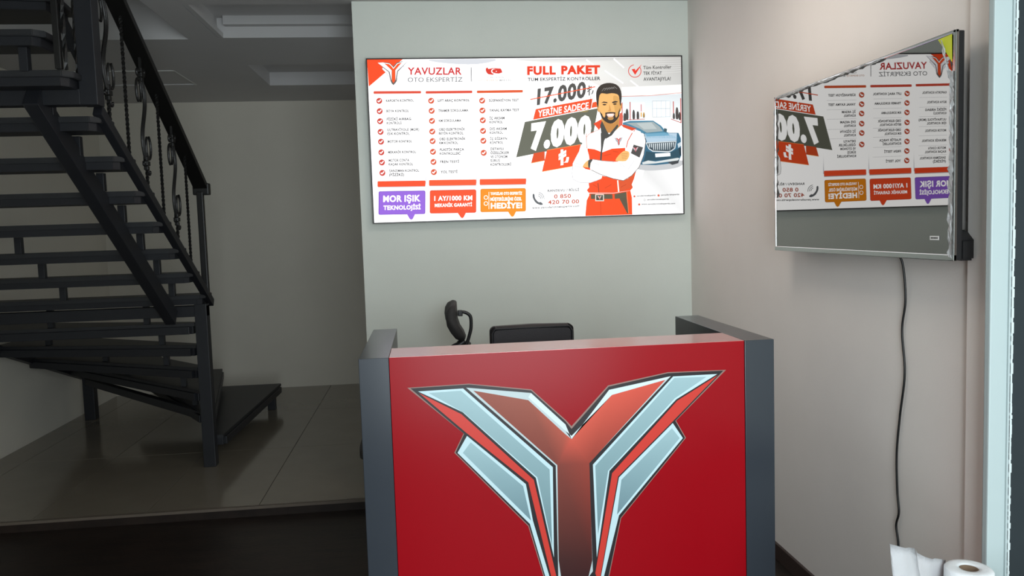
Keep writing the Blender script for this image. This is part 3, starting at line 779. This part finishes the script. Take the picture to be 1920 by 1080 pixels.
# mechanic picture
m_ = newp()
SK, SKD, HR, ORJ, WJ, DG = (240, 196, 120), (222, 164, 92), (66, 58, 52), (238, 82, 32), (250, 250, 250), (80, 80, 76)
P_ = m_.poly
P_(A7([(985, 690), (1175, 670), (1190, 800), (1110, 900), (1030, 931), (960, 800)]), SKD, 5)
P_(A7([(1000, 740), (1110, 770), (1165, 720), (1150, 830), (1040, 920)]), (206, 146, 80), 6, smooth=3)
P_(A7([(893, 772), (975, 725), (990, 790), (950, 840)]), (232, 84, 48), 7)
P_(A7([(1178, 660), (1205, 648), (1214, 690), (1206, 790), (1168, 800)]), (226, 110, 92), 7)
P_(A7([(965, 790), (985, 740), (1035, 850), (1060, 890), (1150, 780), (1165, 800), (1090, 900), (1030, 935), (985, 935)]), DG, 8)
# ears, face, hair, beard
P_(A7([(928, 560), (945, 560), (955, 640), (940, 636)]), SKD, 8, smooth=3); P_(A7([(1185, 555), (1202, 560), (1195, 625), (1180, 640)]), SKD, 8, smooth=3)
P_(A7([(945, 500), (955, 440), (1060, 420), (1165, 450), (1185, 520), (1182, 610), (1165, 690), (1120, 745), (1075, 762), (1028, 745), (985, 700), (955, 640), (945, 580)]), SK, 9, smooth=3)
P_(A7([(1110, 470), (1180, 500), (1178, 640), (1140, 680), (1120, 600)]), (226, 176, 102), 10, smooth=3)
P_(A7([(930, 560), (922, 460), (935, 395), (975, 350), (1040, 328), (1110, 332), (1165, 360), (1195, 420), (1200, 490), (1190, 575), (1180, 560), (1172, 480), (1150, 450), (1090, 440), (1040, 448), (985, 440), (960, 465), (950, 530), (945, 600)]), HR, 11, smooth=2)
for dx in range(5): m_.line(A7([(985 + 28 * dx, 418 - 6 * dx), (1010 + 28 * dx, 385 - 4 * dx), (1040 + 28 * dx, 392)]), 0.8, (150, 146, 142), 12)
P_(A7([(950, 605), (962, 640), (990, 668), (1015, 655), (1075, 645), (1130, 650), (1160, 655), (1180, 600), (1172, 690), (1125, 752), (1075, 772), (1025, 752), (980, 705)]), HR, 11, smooth=2)
P_(A7([(985, 640), (1012, 640), (1022, 676), (1010, 706), (990, 680)]), SK, 12, smooth=3); P_(A7([(1138, 640), (1162, 636), (1156, 684), (1136, 706), (1128, 674)]), (226, 176, 102), 12, smooth=3)
P_(A7([(1035, 668), (1075, 662), (1118, 665), (1105, 695), (1075, 704), (1050, 698)]), (244, 214, 196), 12, smooth=3)
P_(A7([(1045, 705), (1110, 702), (1100, 730), (1060, 732)]), (196, 146, 84), 12, smooth=2)
P_(A7([(1048, 672), (1105, 670), (1100, 682), (1055, 684)]), WH, 13)
P_(A7([(975, 548), (1005, 530), (1045, 538), (1045, 550), (1005, 544)]), HR, 12); P_(A7([(1095, 536), (1130, 524), (1160, 532), (1150, 540), (1100, 550)]), HR, 12)
P_(A7([(990, 566), (1010, 556), (1036, 564), (1015, 574)]), (80, 62, 48), 12, smooth=2); P_(A7([(1102, 560), (1125, 550), (1148, 556), (1128, 568)]), (80, 62, 48), 12, smooth=2)
P_(A7([(1066, 560), (1080, 610), (1085, 630), (1062, 638), (1048, 630), (1062, 620)]), SKD, 12, smooth=2)
# jacket
P_(A7([(815, 931), (850, 885), (960, 835), (985, 935)]), WJ, 7); P_(A7([(1025, 935), (1095, 880), (1190, 795), (1290, 815), (1400, 858), (1440, 935)]), WJ, 7)
P_(A7([(1195, 785), (1230, 785), (1360, 828), (1310, 850), (1215, 812)]), (226, 84, 50), 9)
m_.line(A7([(808, 925), (850, 880), (960, 832)]), 0.9, (220, 110, 80), 9); m_.line(A7([(1340, 845), (1300, 880), (1278, 925)]), 1.6, (222, 96, 66), 9)
P_(A8([(812, 0), (1255, 0), (1250, 175), (1090, 175), (990, 214), (900, 178), (820, 172)]), WJ, 7)
P_(A8([(815, 168), (900, 178), (985, 212), (1090, 172), (1235, 163), (1235, 320), (840, 330)]), ORJ, 8)
P_(A8([(832, 535), (900, 500), (975, 465), (1210, 510), (1300, 450), (1352, 400), (1325, 500), (1300, 560), (1312, 592), (1285, 624), (1100, 652), (835, 650), (813, 622), (840, 590)]), ORJ, 8)
P_(A8([(1285, 460), (1350, 405), (1300, 560), (1310, 590), (1170, 640), (1165, 520)]), (226, 92, 48), 9)
for x0, y0, x1, y1 in ((880, 560, 930, 590), (1010, 600, 1080, 560), (1180, 590, 1240, 560), (1000, 250, 1080, 230), (1100, 200, 1160, 210)): m_.line(A8([(x0, y0), (x1, y1)]), 0.7, (204, 64, 24), 10)
m_.line(A8([(935, 545), (945, 650)]), 1.0, (96, 60, 44), 10); m_.line(A8([(1148, 515), (1158, 640)]), 2.4, (250, 244, 240), 10)
P_(A8([(970, 0), (1045, 0), (1005, 90), (985, 200), (975, 310), (958, 310), (972, 160)]), DG, 9)
# arms
P_(A8([(810, 0), (785, 60), (745, 180), (665, 330), (655, 440), (662, 500), (740, 538), (850, 540), (975, 492), (960, 430), (850, 395), (780, 355), (845, 290), (825, 190)]), WJ, 10, smooth=2)
m_.line(A8([(812, 5), (818, 170)]), 1.0, (214, 120, 90), 11)
m_.line(A8([(665, 330), (655, 440), (664, 503), (740, 540), (850, 541), (970, 497)]), 1.0, (206, 204, 208), 11)
P_(A8([(1250, 0), (1400, 0), (1442, 20), (1455, 90), (1432, 240), (1380, 370), (1300, 462), (1210, 516), (1100, 495), (960, 448), (862, 400), (852, 335), (880, 288), (990, 305), (1110, 315), (1180, 300), (1232, 230)]), WJ, 11, smooth=2)
m_.line(A8([(1440, 20), (1456, 90), (1433, 240), (1381, 372), (1300, 464), (1210, 518), (1100, 497), (960, 450), (862, 402)]), 1.1, (120, 112, 108), 12)
m_.line(A8([(880, 288), (990, 305), (1110, 314)]), 1.0, (170, 164, 162), 12); m_.line(A8([(1312, 0), (1262, 90), (1245, 160)]), 1.6, (222, 90, 60), 12)
for pts in ([(700, 330), (760, 350)], [(690, 360), (750, 375)], [(1190, 330), (1230, 380)], [(1170, 320), (1190, 370)], [(880, 440), (950, 455)], [(1330, 300), (1260, 400)], [(900, 330), (960, 350)]): m_.line(A8(pts), 0.8, (208, 206, 210), 12)
P_(A8([(1125, 300), (1160, 245), (1215, 198), (1255, 198), (1276, 215), (1272, 262), (1238, 306), (1170, 308)]), SK, 13, smooth=2)
for k in range(4): m_.line(A8([(1185 + 4 * k, 232 + 16 * k), (1262 - 4 * k, 222 + 18 * k)]), 0.6, (190, 130, 70), 14)
P_(A8([(770, 368), (800, 320), (850, 288), (862, 300), (846, 376), (800, 380)]), SK, 12, smooth=2)
P_(A8([(768, 368), (850, 378), (855, 404), (800, 392)]), ORJ, 12)
P_(A8([(832, 300), (862, 288), (880, 294), (856, 330), (850, 380), (832, 372)]), DG, 13, smooth=2)
P_(A8([(1325, 128), (1427, 158), (1387, 270), (1293, 222)]), (84, 82, 80), 13)
mini_logo(m_, lambda pts: [(1186.5 - 960 + 960 + 4.5 + (x - 1071.5) * 0.020, 281 + (y - 900) * 0.021) for x, y in pts], 14, (90, 88, 86), (222, 80, 90), (224, 216, 220))
mini_logo(m_, lambda pts: [(1159.8 + (x - 1071.5) * 0.028, 265.5 + (y - 900) * 0.033) for x, y in pts], 14, (140, 140, 144), (232, 96, 84), (200, 200, 206))
# belt and trousers
P_(A8([(795, 900), (812, 730), (850, 655), (1100, 655), (1285, 625), (1300, 700), (1302, 884)]), (240, 84, 30), 9)
P_(A8([(852, 664), (1110, 664), (1240, 640), (1244, 705), (1110, 715), (855, 716)]), (98, 92, 72), 10)
P_(A8([(1165, 712), (1242, 700), (1266, 870), (1248, 872)]), (98, 88, 70), 10)
P_(A8([(1088, 655), (1112, 655), (1115, 720), (1092, 720)]), (238, 86, 34), 11); P_(A8([(838, 655), (856, 655), (858, 720), (840, 720)]), (238, 86, 34), 11)
P_(A8([(904, 664), (998, 664), (998, 740), (904, 740)]), (232, 226, 216), 12); P_(A8([(914, 674), (988, 674), (988, 730), (914, 730)]), (84, 78, 66), 13)
mini_logo(m_, lambda pts: [(1123.4 + (x - 1071.5) * 0.014, 370.5 + (y - 900) * 0.017) for x, y in pts], 14, (150, 140, 130), (236, 90, 60), (220, 216, 210))
m_.line(A8([(1245, 640), (1262, 870)]), 1.0, (244, 150, 100), 11); m_.line(A8([(960, 745), (965, 880)]), 0.8, (206, 66, 24), 11)
mp_ = m_.build('mechanic_picture', 'print_lit', sign)
mp_['label'] = 'printed mechanic in white and orange jacket with folded arms'
bpy.data.objects.remove(_to)

# ------------------------------------------------------------------ television on the right wall
TX, TY0, TY1, TZ0, TZ1 = 1.456, 2.08, 3.225, 1.364, 1.996
tv = thing('television', (XR, (TY0 + TY1) / 2, TZ0), 'wall-mounted flat television reflecting the sign, edges still in wrinkled film', 'television')
MB().box((TX + 0.003, TY0 + 0.002, TZ0 + 0.002), (TX + 0.026, TY1 - 0.002, TZ1 - 0.002), bev=0.004).build('housing', 'dark', tv)
MB().box((TX + 0.026, TY0 + 0.16, TZ0 + 0.08), (TX + 0.06, TY1 - 0.16, TZ1 - 0.12), bev=0.012).build('back_cover', 'dark', tv)
MB().prism([(TY0 + 0.0, TZ0 + 0.0), (TY1 - 0.1, TZ0 + 0.0), (TY1 - 0.1, TZ0 + 0.08), (TY0 + 0.03, TZ0 + 0.085), (TY0 + 0.0, TZ0 + 0.06)], TX + 0.02, TX + 0.062, axis='X', bev=0.006).build('speaker_housing', 'dark', tv)
MB().box((TX + 0.058, 2.5, 1.55), (XR - 0.001, 2.8, 1.8), bev=0.004).build('wall_bracket', 'steel', tv)
sc_ = MB().box((TX + 0.0005, TY0 + 0.012, TZ0 + 0.018), (TX + 0.004, TY1 - 0.008, TZ1 - 0.008)).build('screen', 'screen', tv)
bz = MB()
bz.box((TX - 0.003, TY0, TZ0), (TX + 0.008, TY1, TZ0 + 0.018), bev=0.002); bz.box((TX - 0.002, TY0, TZ1 - 0.009), (TX + 0.008, TY1, TZ1), bev=0.002)
bz.box((TX - 0.002, TY0, TZ0), (TX + 0.008, TY0 + 0.012, TZ1), bev=0.002); bz.box((TX - 0.002, TY1 - 0.009, TZ0), (TX + 0.008, TY1, TZ1), bev=0.002)
bz.build('bezel', 'chrome', tv)
def crumple(name, pts, wd, seed, nrm=(-1, 0, 0)):
    rnd = random.Random(seed); bm = bmesh.new(); rows = []
    for i, (y, z, ww, dy, dz) in enumerate(pts):
        row = []
        for k in range(4):
            t = k / 3; j = rnd.uniform(-0.003, 0.003)
            row.append(bm.verts.new((TX - 0.004 - rnd.uniform(0, 0.005), y + dy * ww * t + j, z + dz * ww * t + j)))
        rows.append(row)
    for a, b2 in zip(rows, rows[1:]):
        for k in range(3): bm.faces.new((a[k], a[k + 1], b2[k + 1], b2[k]))
    bmesh.ops.solidify(bm, geom=bm.faces[:], thickness=0.0004)
    o = MB(); o.bm.free(); o.bm = bm
    return o.build(name, 'film', tv)
rn = random.Random(3)
crumple('protective_film', [(TY0 + 0.35 + (TY1 - TY0 - 0.36) * i / 40, TZ1 - 0.006, 0.003 + 0.006 * rn.random(), 0, -1) for i in range(41)], 0, 1)
crumple('protective_film', [(TY0 + 0.002, TZ0 + 0.01 + (TZ1 - TZ0 - 0.12) * i / 40, 0.012 + 0.007 * rn.random(), 1, 0) for i in range(41)], 0, 2)
crumple('protective_film', [(TY1 - 0.004, TZ0 + 0.22 + 0.36 * i / 24, 0.006 + 0.010 * rn.random(), -1, 0) for i in range(25)], 0, 4)
crumple('protective_film', [(TY0 + 0.05 - 0.035 * i / 10, TZ1 - 0.02 - 0.11 * i / 10, 0.008, 1, 0.3) for i in range(11)], 0, 5)
def quadx(name, pts, m, parent, x=TX - 0.0016, th=0.0008):
    return MB().prism([(p[0], p[1]) for p in pts], x, x + th, axis='X').build(name, m, parent)
quadx('corner_sticker', [(TY0 + 0.075, TZ1 - 0.012), (TY0 + 0.016, TZ1 - 0.010), (TY0 + 0.014, TZ1 - 0.085)], 'yellow', tv, TX - 0.0035)
quadx('sticker', [(2.187, 1.4335), (2.145, 1.4335), (2.145, 1.4215), (2.187, 1.4215)], 'label_white', tv)
tm = MB()
# fine marks on the little sticker
for k in range(5): tm.box((TX - 0.0021, 2.151 + k * 0.0065, 1.4255), (TX - 0.0015, 2.1555 + k * 0.0065, 1.4295))
tm.build('sticker_print', 'grout', tv)

# cable
cb = [(1.50, 2.443, 1.372), (1.530, 2.443, 1.345), (1.538, 2.436, 1.225), (1.539, 2.4554, 1.118), (1.539, 2.4392, 0.979), (1.539, 2.4645, 0.8317), (1.539, 2.4815, 0.70), (1.539, 2.4772, 0.574), (1.539, 2.4674, 0.504), (1.539, 2.4823, 0.4526), (1.539, 2.4694, 0.389), (1.539, 2.474, 0.30), (1.539, 2.47, 0.22)]
def spline(p, n=8):
    out = []
    for i in range(len(p) - 1):
        a, b2, c2, d = [Vector(p[max(0, min(len(p) - 1, i + k))]) for k in (-1, 0, 1, 2)]
        for j in range(n):
            t = j / n; out.append(0.5 * ((2 * b2) + (-a + c2) * t + (2 * a - 5 * b2 + 4 * c2 - d) * t * t + (-a + 3 * b2 - 3 * c2 + d) * t ** 3))
    out.append(Vector(p[-1])); return out
co = thing('power_cable', (1.539, 2.47, 0.2), 'thin black cable hanging wavily down the wall below the television', 'cable')
MB().tube(spline(cb), 0.0036, 8).build('cord', 'blackcable', co, smooth=True)
MB().box((1.522, 2.452, 0.17), (1.545, 2.488, 0.225), bev=0.006).build('plug', 'blackcable', co)
sk = tag(MB().box((1.535, 2.43, 0.12), (1.545, 2.51, 0.20), bev=0.003).build('wall_socket', 'white'), 'white wall socket low on the right wall under the cable', 'socket')

# ------------------------------------------------------------------ chairs behind the desk
def star_base(root, c, ang=0.3):
    MB().lathe([(0.02, 0.0), (0.045, 0.02), (0.045, 0.07), (0.022, 0.09), (0.022, 0.30), (0.034, 0.31), (0.034, 0.33)], (c[0], c[1], ZW + 0.08)).build('gas_column', 'dark', root, True)
    for k in range(5):
        a = ang + 2 * math.pi * k / 5; x, y = c[0] + 0.29 * math.cos(a), c[1] + 0.29 * math.sin(a)
        lg = MB().tube([(c[0] + 0.03 * math.cos(a), c[1] + 0.03 * math.sin(a), ZW + 0.12), (c[0] + 0.15 * math.cos(a), c[1] + 0.15 * math.sin(a), ZW + 0.105), (x, y, ZW + 0.08)], [0.026, 0.022, 0.016], 8).build('leg', 'dark', root, True)
        w2 = MB()
        for s in (-1, 1):
            ox, oy = -math.sin(a) * 0.014 * s, math.cos(a) * 0.014 * s
            w2.tube([(x + ox - math.sin(a) * 0.008 * s * -1, y + oy, ZW + 0.028), (x + ox * 1.9, y + oy * 1.9, ZW + 0.028)], 0.027, 14)
        w2.tube([(x, y, ZW + 0.028), (x, y, ZW + 0.08)], 0.007, 8)
        w2.build('caster', 'dark', lg, False)
def slab(w_, h_, d_, curve, n=14, r=0.05, bulge=0.0):
    """padded panel, w_ wide, h_ high, bent across its width"""
    bm = bmesh.new(); g = []
    for j in range(n + 1):
        row = []
        for i in range(n + 1):
            u = i / n * 2 - 1; v = j / n * 2 - 1
            # squircle outline
            k = 0.16
            x = u * math.sqrt(max(0, 1 - k * v * v * v * v * v * v)) * w_ / 2; z2 = v * math.sqrt(max(0, 1 - k * u ** 6)) * h_ / 2
            row.append((x, z2, u, v))
        g.append(row)
    def layer(sgn):
        out = []
        for row in g:
            out.append([bm.verts.new((x, curve * u * u + sgn * d_ / 2 * (1 - 0.55 * max(abs(u), abs(v)) ** 6) + bulge * (1 - v * v) * sgn, z2)) for x, z2, u, v in row])
        return out
    A, B = layer(1), layer(-1)
    for j in range(n):
        for i in range(n):
            bm.faces.new((A[j][i], A[j][i + 1], A[j + 1][i + 1], A[j + 1][i])); bm.faces.new((B[j][i], B[j + 1][i], B[j + 1][i + 1], B[j][i + 1]))
    for i in range(n):
        bm.faces.new((A[0][i], B[0][i], B[0][i + 1], A[0][i + 1])); bm.faces.new((A[n][i], A[n][i + 1], B[n][i + 1], B[n][i]))
        bm.faces.new((A[i][0], A[i + 1][0], B[i + 1][0], B[i][0])); bm.faces.new((A[i][n], B[i][n], B[i + 1][n], A[i + 1][n]))
    return bm
def place(bm, mtx):
    for v in bm.verts: v.co = mtx @ v.co
    o = MB(); o.bm.free(); o.bm = bm; return o
T_ = Matrix.Translation
# leather chair, its back to the wall
cx, cy = 0.465, 3.38
ch = thing('office_chair', (cx, cy, ZW), 'black leather office chair with wide square backrest behind the desk', 'chair')
def rrect(w_, h_, r, crown=0.0, n=6):
    out = []
    for sx, sz, a in ((1, 1, 0), (-1, 1, 90), (-1, -1, 180), (1, -1, 270)):
        for i in range(n + 1):
            t = math.radians(a + 90 * i / n); out.append((sx * (w_ / 2 - r) + r * math.cos(t), sz * (h_ / 2 - r) + r * math.sin(t)))
        if sx == 1 and sz == 1 and crown: out.append((0, h_ / 2 + crown))
    return out
MB().prism([(cx + x, 0.766 + z) for x, z in rrect(0.385, 0.56, 0.025, 0.004)], cy + 0.215, cy + 0.27, axis='Y', bev=0.007).build('backrest', 'leather', ch, True)
MB().prism([(cx + x, 0.766 + z) for x, z in rrect(0.355, 0.53, 0.02, 0.003)], cy + 0.209, cy + 0.216, axis='Y', bev=0.002).build('back_pad', 'leather', ch)
sp = MB().tube([(cx - 0.17, cy + 0.213, 0.50), (cx - 0.184, cy + 0.213, 1.016), (cx - 0.17, cy + 0.213, 1.037), (cx + 0.17, cy + 0.213, 1.038), (cx + 0.184, cy + 0.213, 1.016), (cx + 0.17, cy + 0.213, 0.50)], 0.004, 6).build('piping', 'dark', ch)
place(slab(0.50, 0.48, 0.085, 0.0, bulge=0.01), T_((cx, cy, 0.43)) @ Matrix.Rotation(math.radians(90), 4, 'X')).build('seat', 'leather', ch, True)
MB().box((cx - 0.1, cy - 0.12, 0.355), (cx + 0.1, cy + 0.2, 0.385), bev=0.006).build('seat_plate', 'dark', ch)
MB().bar((cx, cy + 0.18, 0.375), (cx, cy + 0.27, 0.62), 0.07, 0.014, up=(0, 1, 0)).build('back_bracket', 'dark', ch)
for s in (-1, 1):
    MB().tube(spline([(cx + s * 0.20, cy + 0.02, 0.375), (cx + s * 0.285, cy + 0.02, 0.40), (cx + s * 0.295, cy, 0.58), (cx + s * 0.29, cy - 0.02, 0.61)], 6), 0.014, 8).build('armrest', 'dark', ch, True)
    MB().box((cx + s * 0.29 - 0.03, cy - 0.15, 0.61), (cx + s * 0.29 + 0.03, cy + 0.1, 0.635), bev=0.01).build('armrest_pad', 'leather', ch)
star_base(ch, (cx, cy))
# mesh chair turned to the left, tall head rest
mx, my = -0.02, 3.99
def hx(x): return x * 1.072
def hz(z): return 1.5 - (1.5 - z) * 1.072
mc = thing('office_chair', (mx, my, ZW), 'black mesh office chair turned sideways with curved high headrest', 'chair')
# head rest, seen from the side: front faces -X
hp = [(0.128, 1.147), (0.110, 1.138), (0.098, 1.112), (0.094, 1.075), (0.098, 1.035), (0.112, 1.0), (0.132, 0.972), (0.152, 0.962), (0.172, 0.968), (0.176, 0.982), (0.168, 1.005), (0.150, 1.035), (0.140, 1.07), (0.138, 1.11), (0.137, 1.145)]
dxh = -0.002
hb = MB(); nseg = 10
bm = hb.bm; rings = []
for j in range(nseg + 1):
    v = j / nseg * 2 - 1; yy = my + 0.15 + 0.155 * v; sh = 0.016 * v * v; sc2 = 1 - 0.2 * abs(v) ** 5
    rings.append([bm.verts.new((x - sh + dxh, yy, 1.055 + (z - 1.055) * sc2)) for x, z in [(hx(a_), hz(c_)) for a_, c_ in hp]])
for a, b2 in zip(rings, rings[1:]):
    for k in range(len(hp)): bm.faces.new((a[k], a[(k + 1) % len(hp)], b2[(k + 1) % len(hp)], b2[k]))
bm.faces.new(rings[0]); bm.faces.new(rings[-1][::-1])
hb.build('headrest', 'mesh', mc, True)
yc = my + 0.15 - 0.10
MB().tube(spline([(hx(0.140), yc, hz(1.098)), (hx(0.160), yc, hz(1.103)), (hx(0.183), yc, hz(1.094)), (hx(0.196), yc, hz(1.075)), (hx(0.196), yc, hz(1.03)), (hx(0.188), yc, hz(0.995)), (hx(0.176), yc, hz(0.96)), (hx(0.160), yc, hz(0.925))], 6), 0.0088, 8).build('headrest_bracket', 'dark', mc, True)
MB().box((hx(0.135), yc - 0.02, hz(1.085)), (hx(0.158), yc + 0.02, hz(1.112)), bev=0.004).build('headrest_joint', 'dark', mc)
MB().tube(spline([(hx(0.165), yc + 0.0, hz(0.965)), (hx(0.135), yc, hz(0.945)), (hx(0.110), yc, hz(0.925)), (hx(0.10), yc, hz(0.88))], 6), [0.014 + 0.001 * k for k in range(19)], 10).build('headrest_neck', 'dark', mc, True)
place(slab(0.46, 0.52, 0.035, -0.04, bulge=0.0), T_((0.155, my + 0.08, 0.645)) @ Matrix.Rotation(math.radians(90), 4, 'Z') @ Matrix.Rotation(math.radians(4), 4, 'X')).build('backrest', 'mesh', mc, True)
MB().tube(spline([(0.15, my + 0.06, 0.93), (0.215, my + 0.06, 0.75), (0.20, my + 0.06, 0.52), (0.05, my + 0.06, 0.375)], 6), 0.016, 8).build('back_spine', 'dark', mc, True)
place(slab(0.49, 0.47, 0.07, 0.0, bulge=0.008), T_((mx - 0.1, my + 0.06, 0.42)) @ Matrix.Rotation(math.radians(90), 4, 'X')).build('seat', 'mesh', mc, True)
MB().box((mx - 0.2, my - 0.04, 0.355), (mx + 0.1, my + 0.16, 0.385), bev=0.006).build('seat_plate', 'dark', mc)
for s in (-1, 1):
    MB().tube(spline([(mx - 0.1, my + 0.06 + s * 0.2, 0.375), (mx - 0.1, my + 0.06 + s * 0.27, 0.41), (mx - 0.1, my + 0.06 + s * 0.275, 0.6)], 6), 0.014, 8).build('armrest', 'dark', mc, True)
    MB().box((mx - 0.22, my + 0.06 + s * 0.275 - 0.035, 0.6), (mx + 0.02, my + 0.06 + s * 0.275 + 0.035, 0.622), bev=0.008).build('armrest_pad', 'dark', mc)
star_base(mc, (mx - 0.05, my + 0.06), 0.1)

# ------------------------------------------------------------------ table corner with tissue roll
tb = thing('side_table', (1.22, 1.62, ZW), 'small grey side table under the tissue roll, below the frame', 'table')
MB().box((0.98, 1.42, 0.52), (1.44, 1.86, 0.545), bev=0.004).build('table_top', 'table', tb)
for x in (1.01, 1.41):
    for y in (1.45, 1.83): MB().box((x - 0.015, y - 0.015, ZW), (x + 0.015, y + 0.015, 0.52), bev=0.002).build('leg', 'dark', tb)
rc = (1.268, 1.745)
ro = thing('toilet_roll', (rc[0], rc[1], 0.545), 'white toilet roll standing on end at the lower right', 'tissue roll')
pr_ = [(0.021, 0.0), (0.050, 0.0), (0.0535, 0.004), (0.054, 0.05), (0.0535, 0.096), (0.050, 0.1), (0.040, 0.1015), (0.030, 0.101), (0.0215, 0.1)]
MB().lathe(pr_, (rc[0], rc[1], 0.545), 40, closed=True).build('paper', 'paper', ro, True)
MB().lathe([(0.0190, 0.0), (0.0212, 0.0), (0.0212, 0.0985), (0.0190, 0.0985)], (rc[0], rc[1], 0.545), 32, closed=True).build('core', 'card', ro, True)
# standing sheets of paper towel
def sheet(name, top, bottom, label, seed):
    rnd = random.Random(seed); bm = bmesh.new(); rows = []
    ns = len(top); nv = 8
    for j in range(nv + 1):
        t = j / nv; row = []
        for i in range(ns):
            a, b2 = Vector(top[i]), Vector(bottom[i]); p = a.lerp(b2, t)
            p.y += 0.006 * math.sin(i * 1.7 + t * 2) * (1 - t) + rnd.uniform(-0.0012, 0.0012)
            row.append(bm.verts.new(p))
        rows.append(row)
    for a, b2 in zip(rows, rows[1:]):
        for i in range(ns - 1): bm.faces.new((a[i], a[i + 1], b2[i + 1], b2[i]))
    bmesh.ops.solidify(bm, geom=bm.faces[:], thickness=0.0015)
    o = MB(); o.bm.free(); o.bm = bm
    return tag(o.build(name, 'paper', None, True), label, 'paper', 'loose paper sheets by the toilet roll')
def pt(px, py, y): return tuple(on_plane(1, y, px, py))
t1 = [(1.050, 1.72, 0.7335), (1.055, 1.722, 0.727), (1.072, 1.727, 0.722), (1.092, 1.73, 0.716), (1.110, 1.735, 0.7105), (1.130, 1.742, 0.703)]
sheet('paper_sheet', t1, [(1.062, 1.70, 0.547), (1.075, 1.70, 0.547), (1.092, 1.70, 0.547), (1.108, 1.705, 0.547), (1.125, 1.71, 0.547), (1.142, 1.715, 0.547)], 'tall white paper sheet standing upright left of the toilet roll', 1)
t2 = [(1.130, 1.742, 0.703), (1.140, 1.745, 0.689), (1.158, 1.752, 0.679), (1.180, 1.76, 0.670), (1.200, 1.77, 0.6625), (1.225, 1.782, 0.652), (1.25, 1.81, 0.64)]
sheet('paper_sheet', t2, [(1.142, 1.73, 0.547), (1.152, 1.74, 0.547), (1.168, 1.755, 0.547), (1.188, 1.775, 0.547), (1.206, 1.795, 0.547), (1.228, 1.81, 0.547), (1.252, 1.825, 0.547)], 'lower white paper sheet sloping down towards the toilet roll', 2)
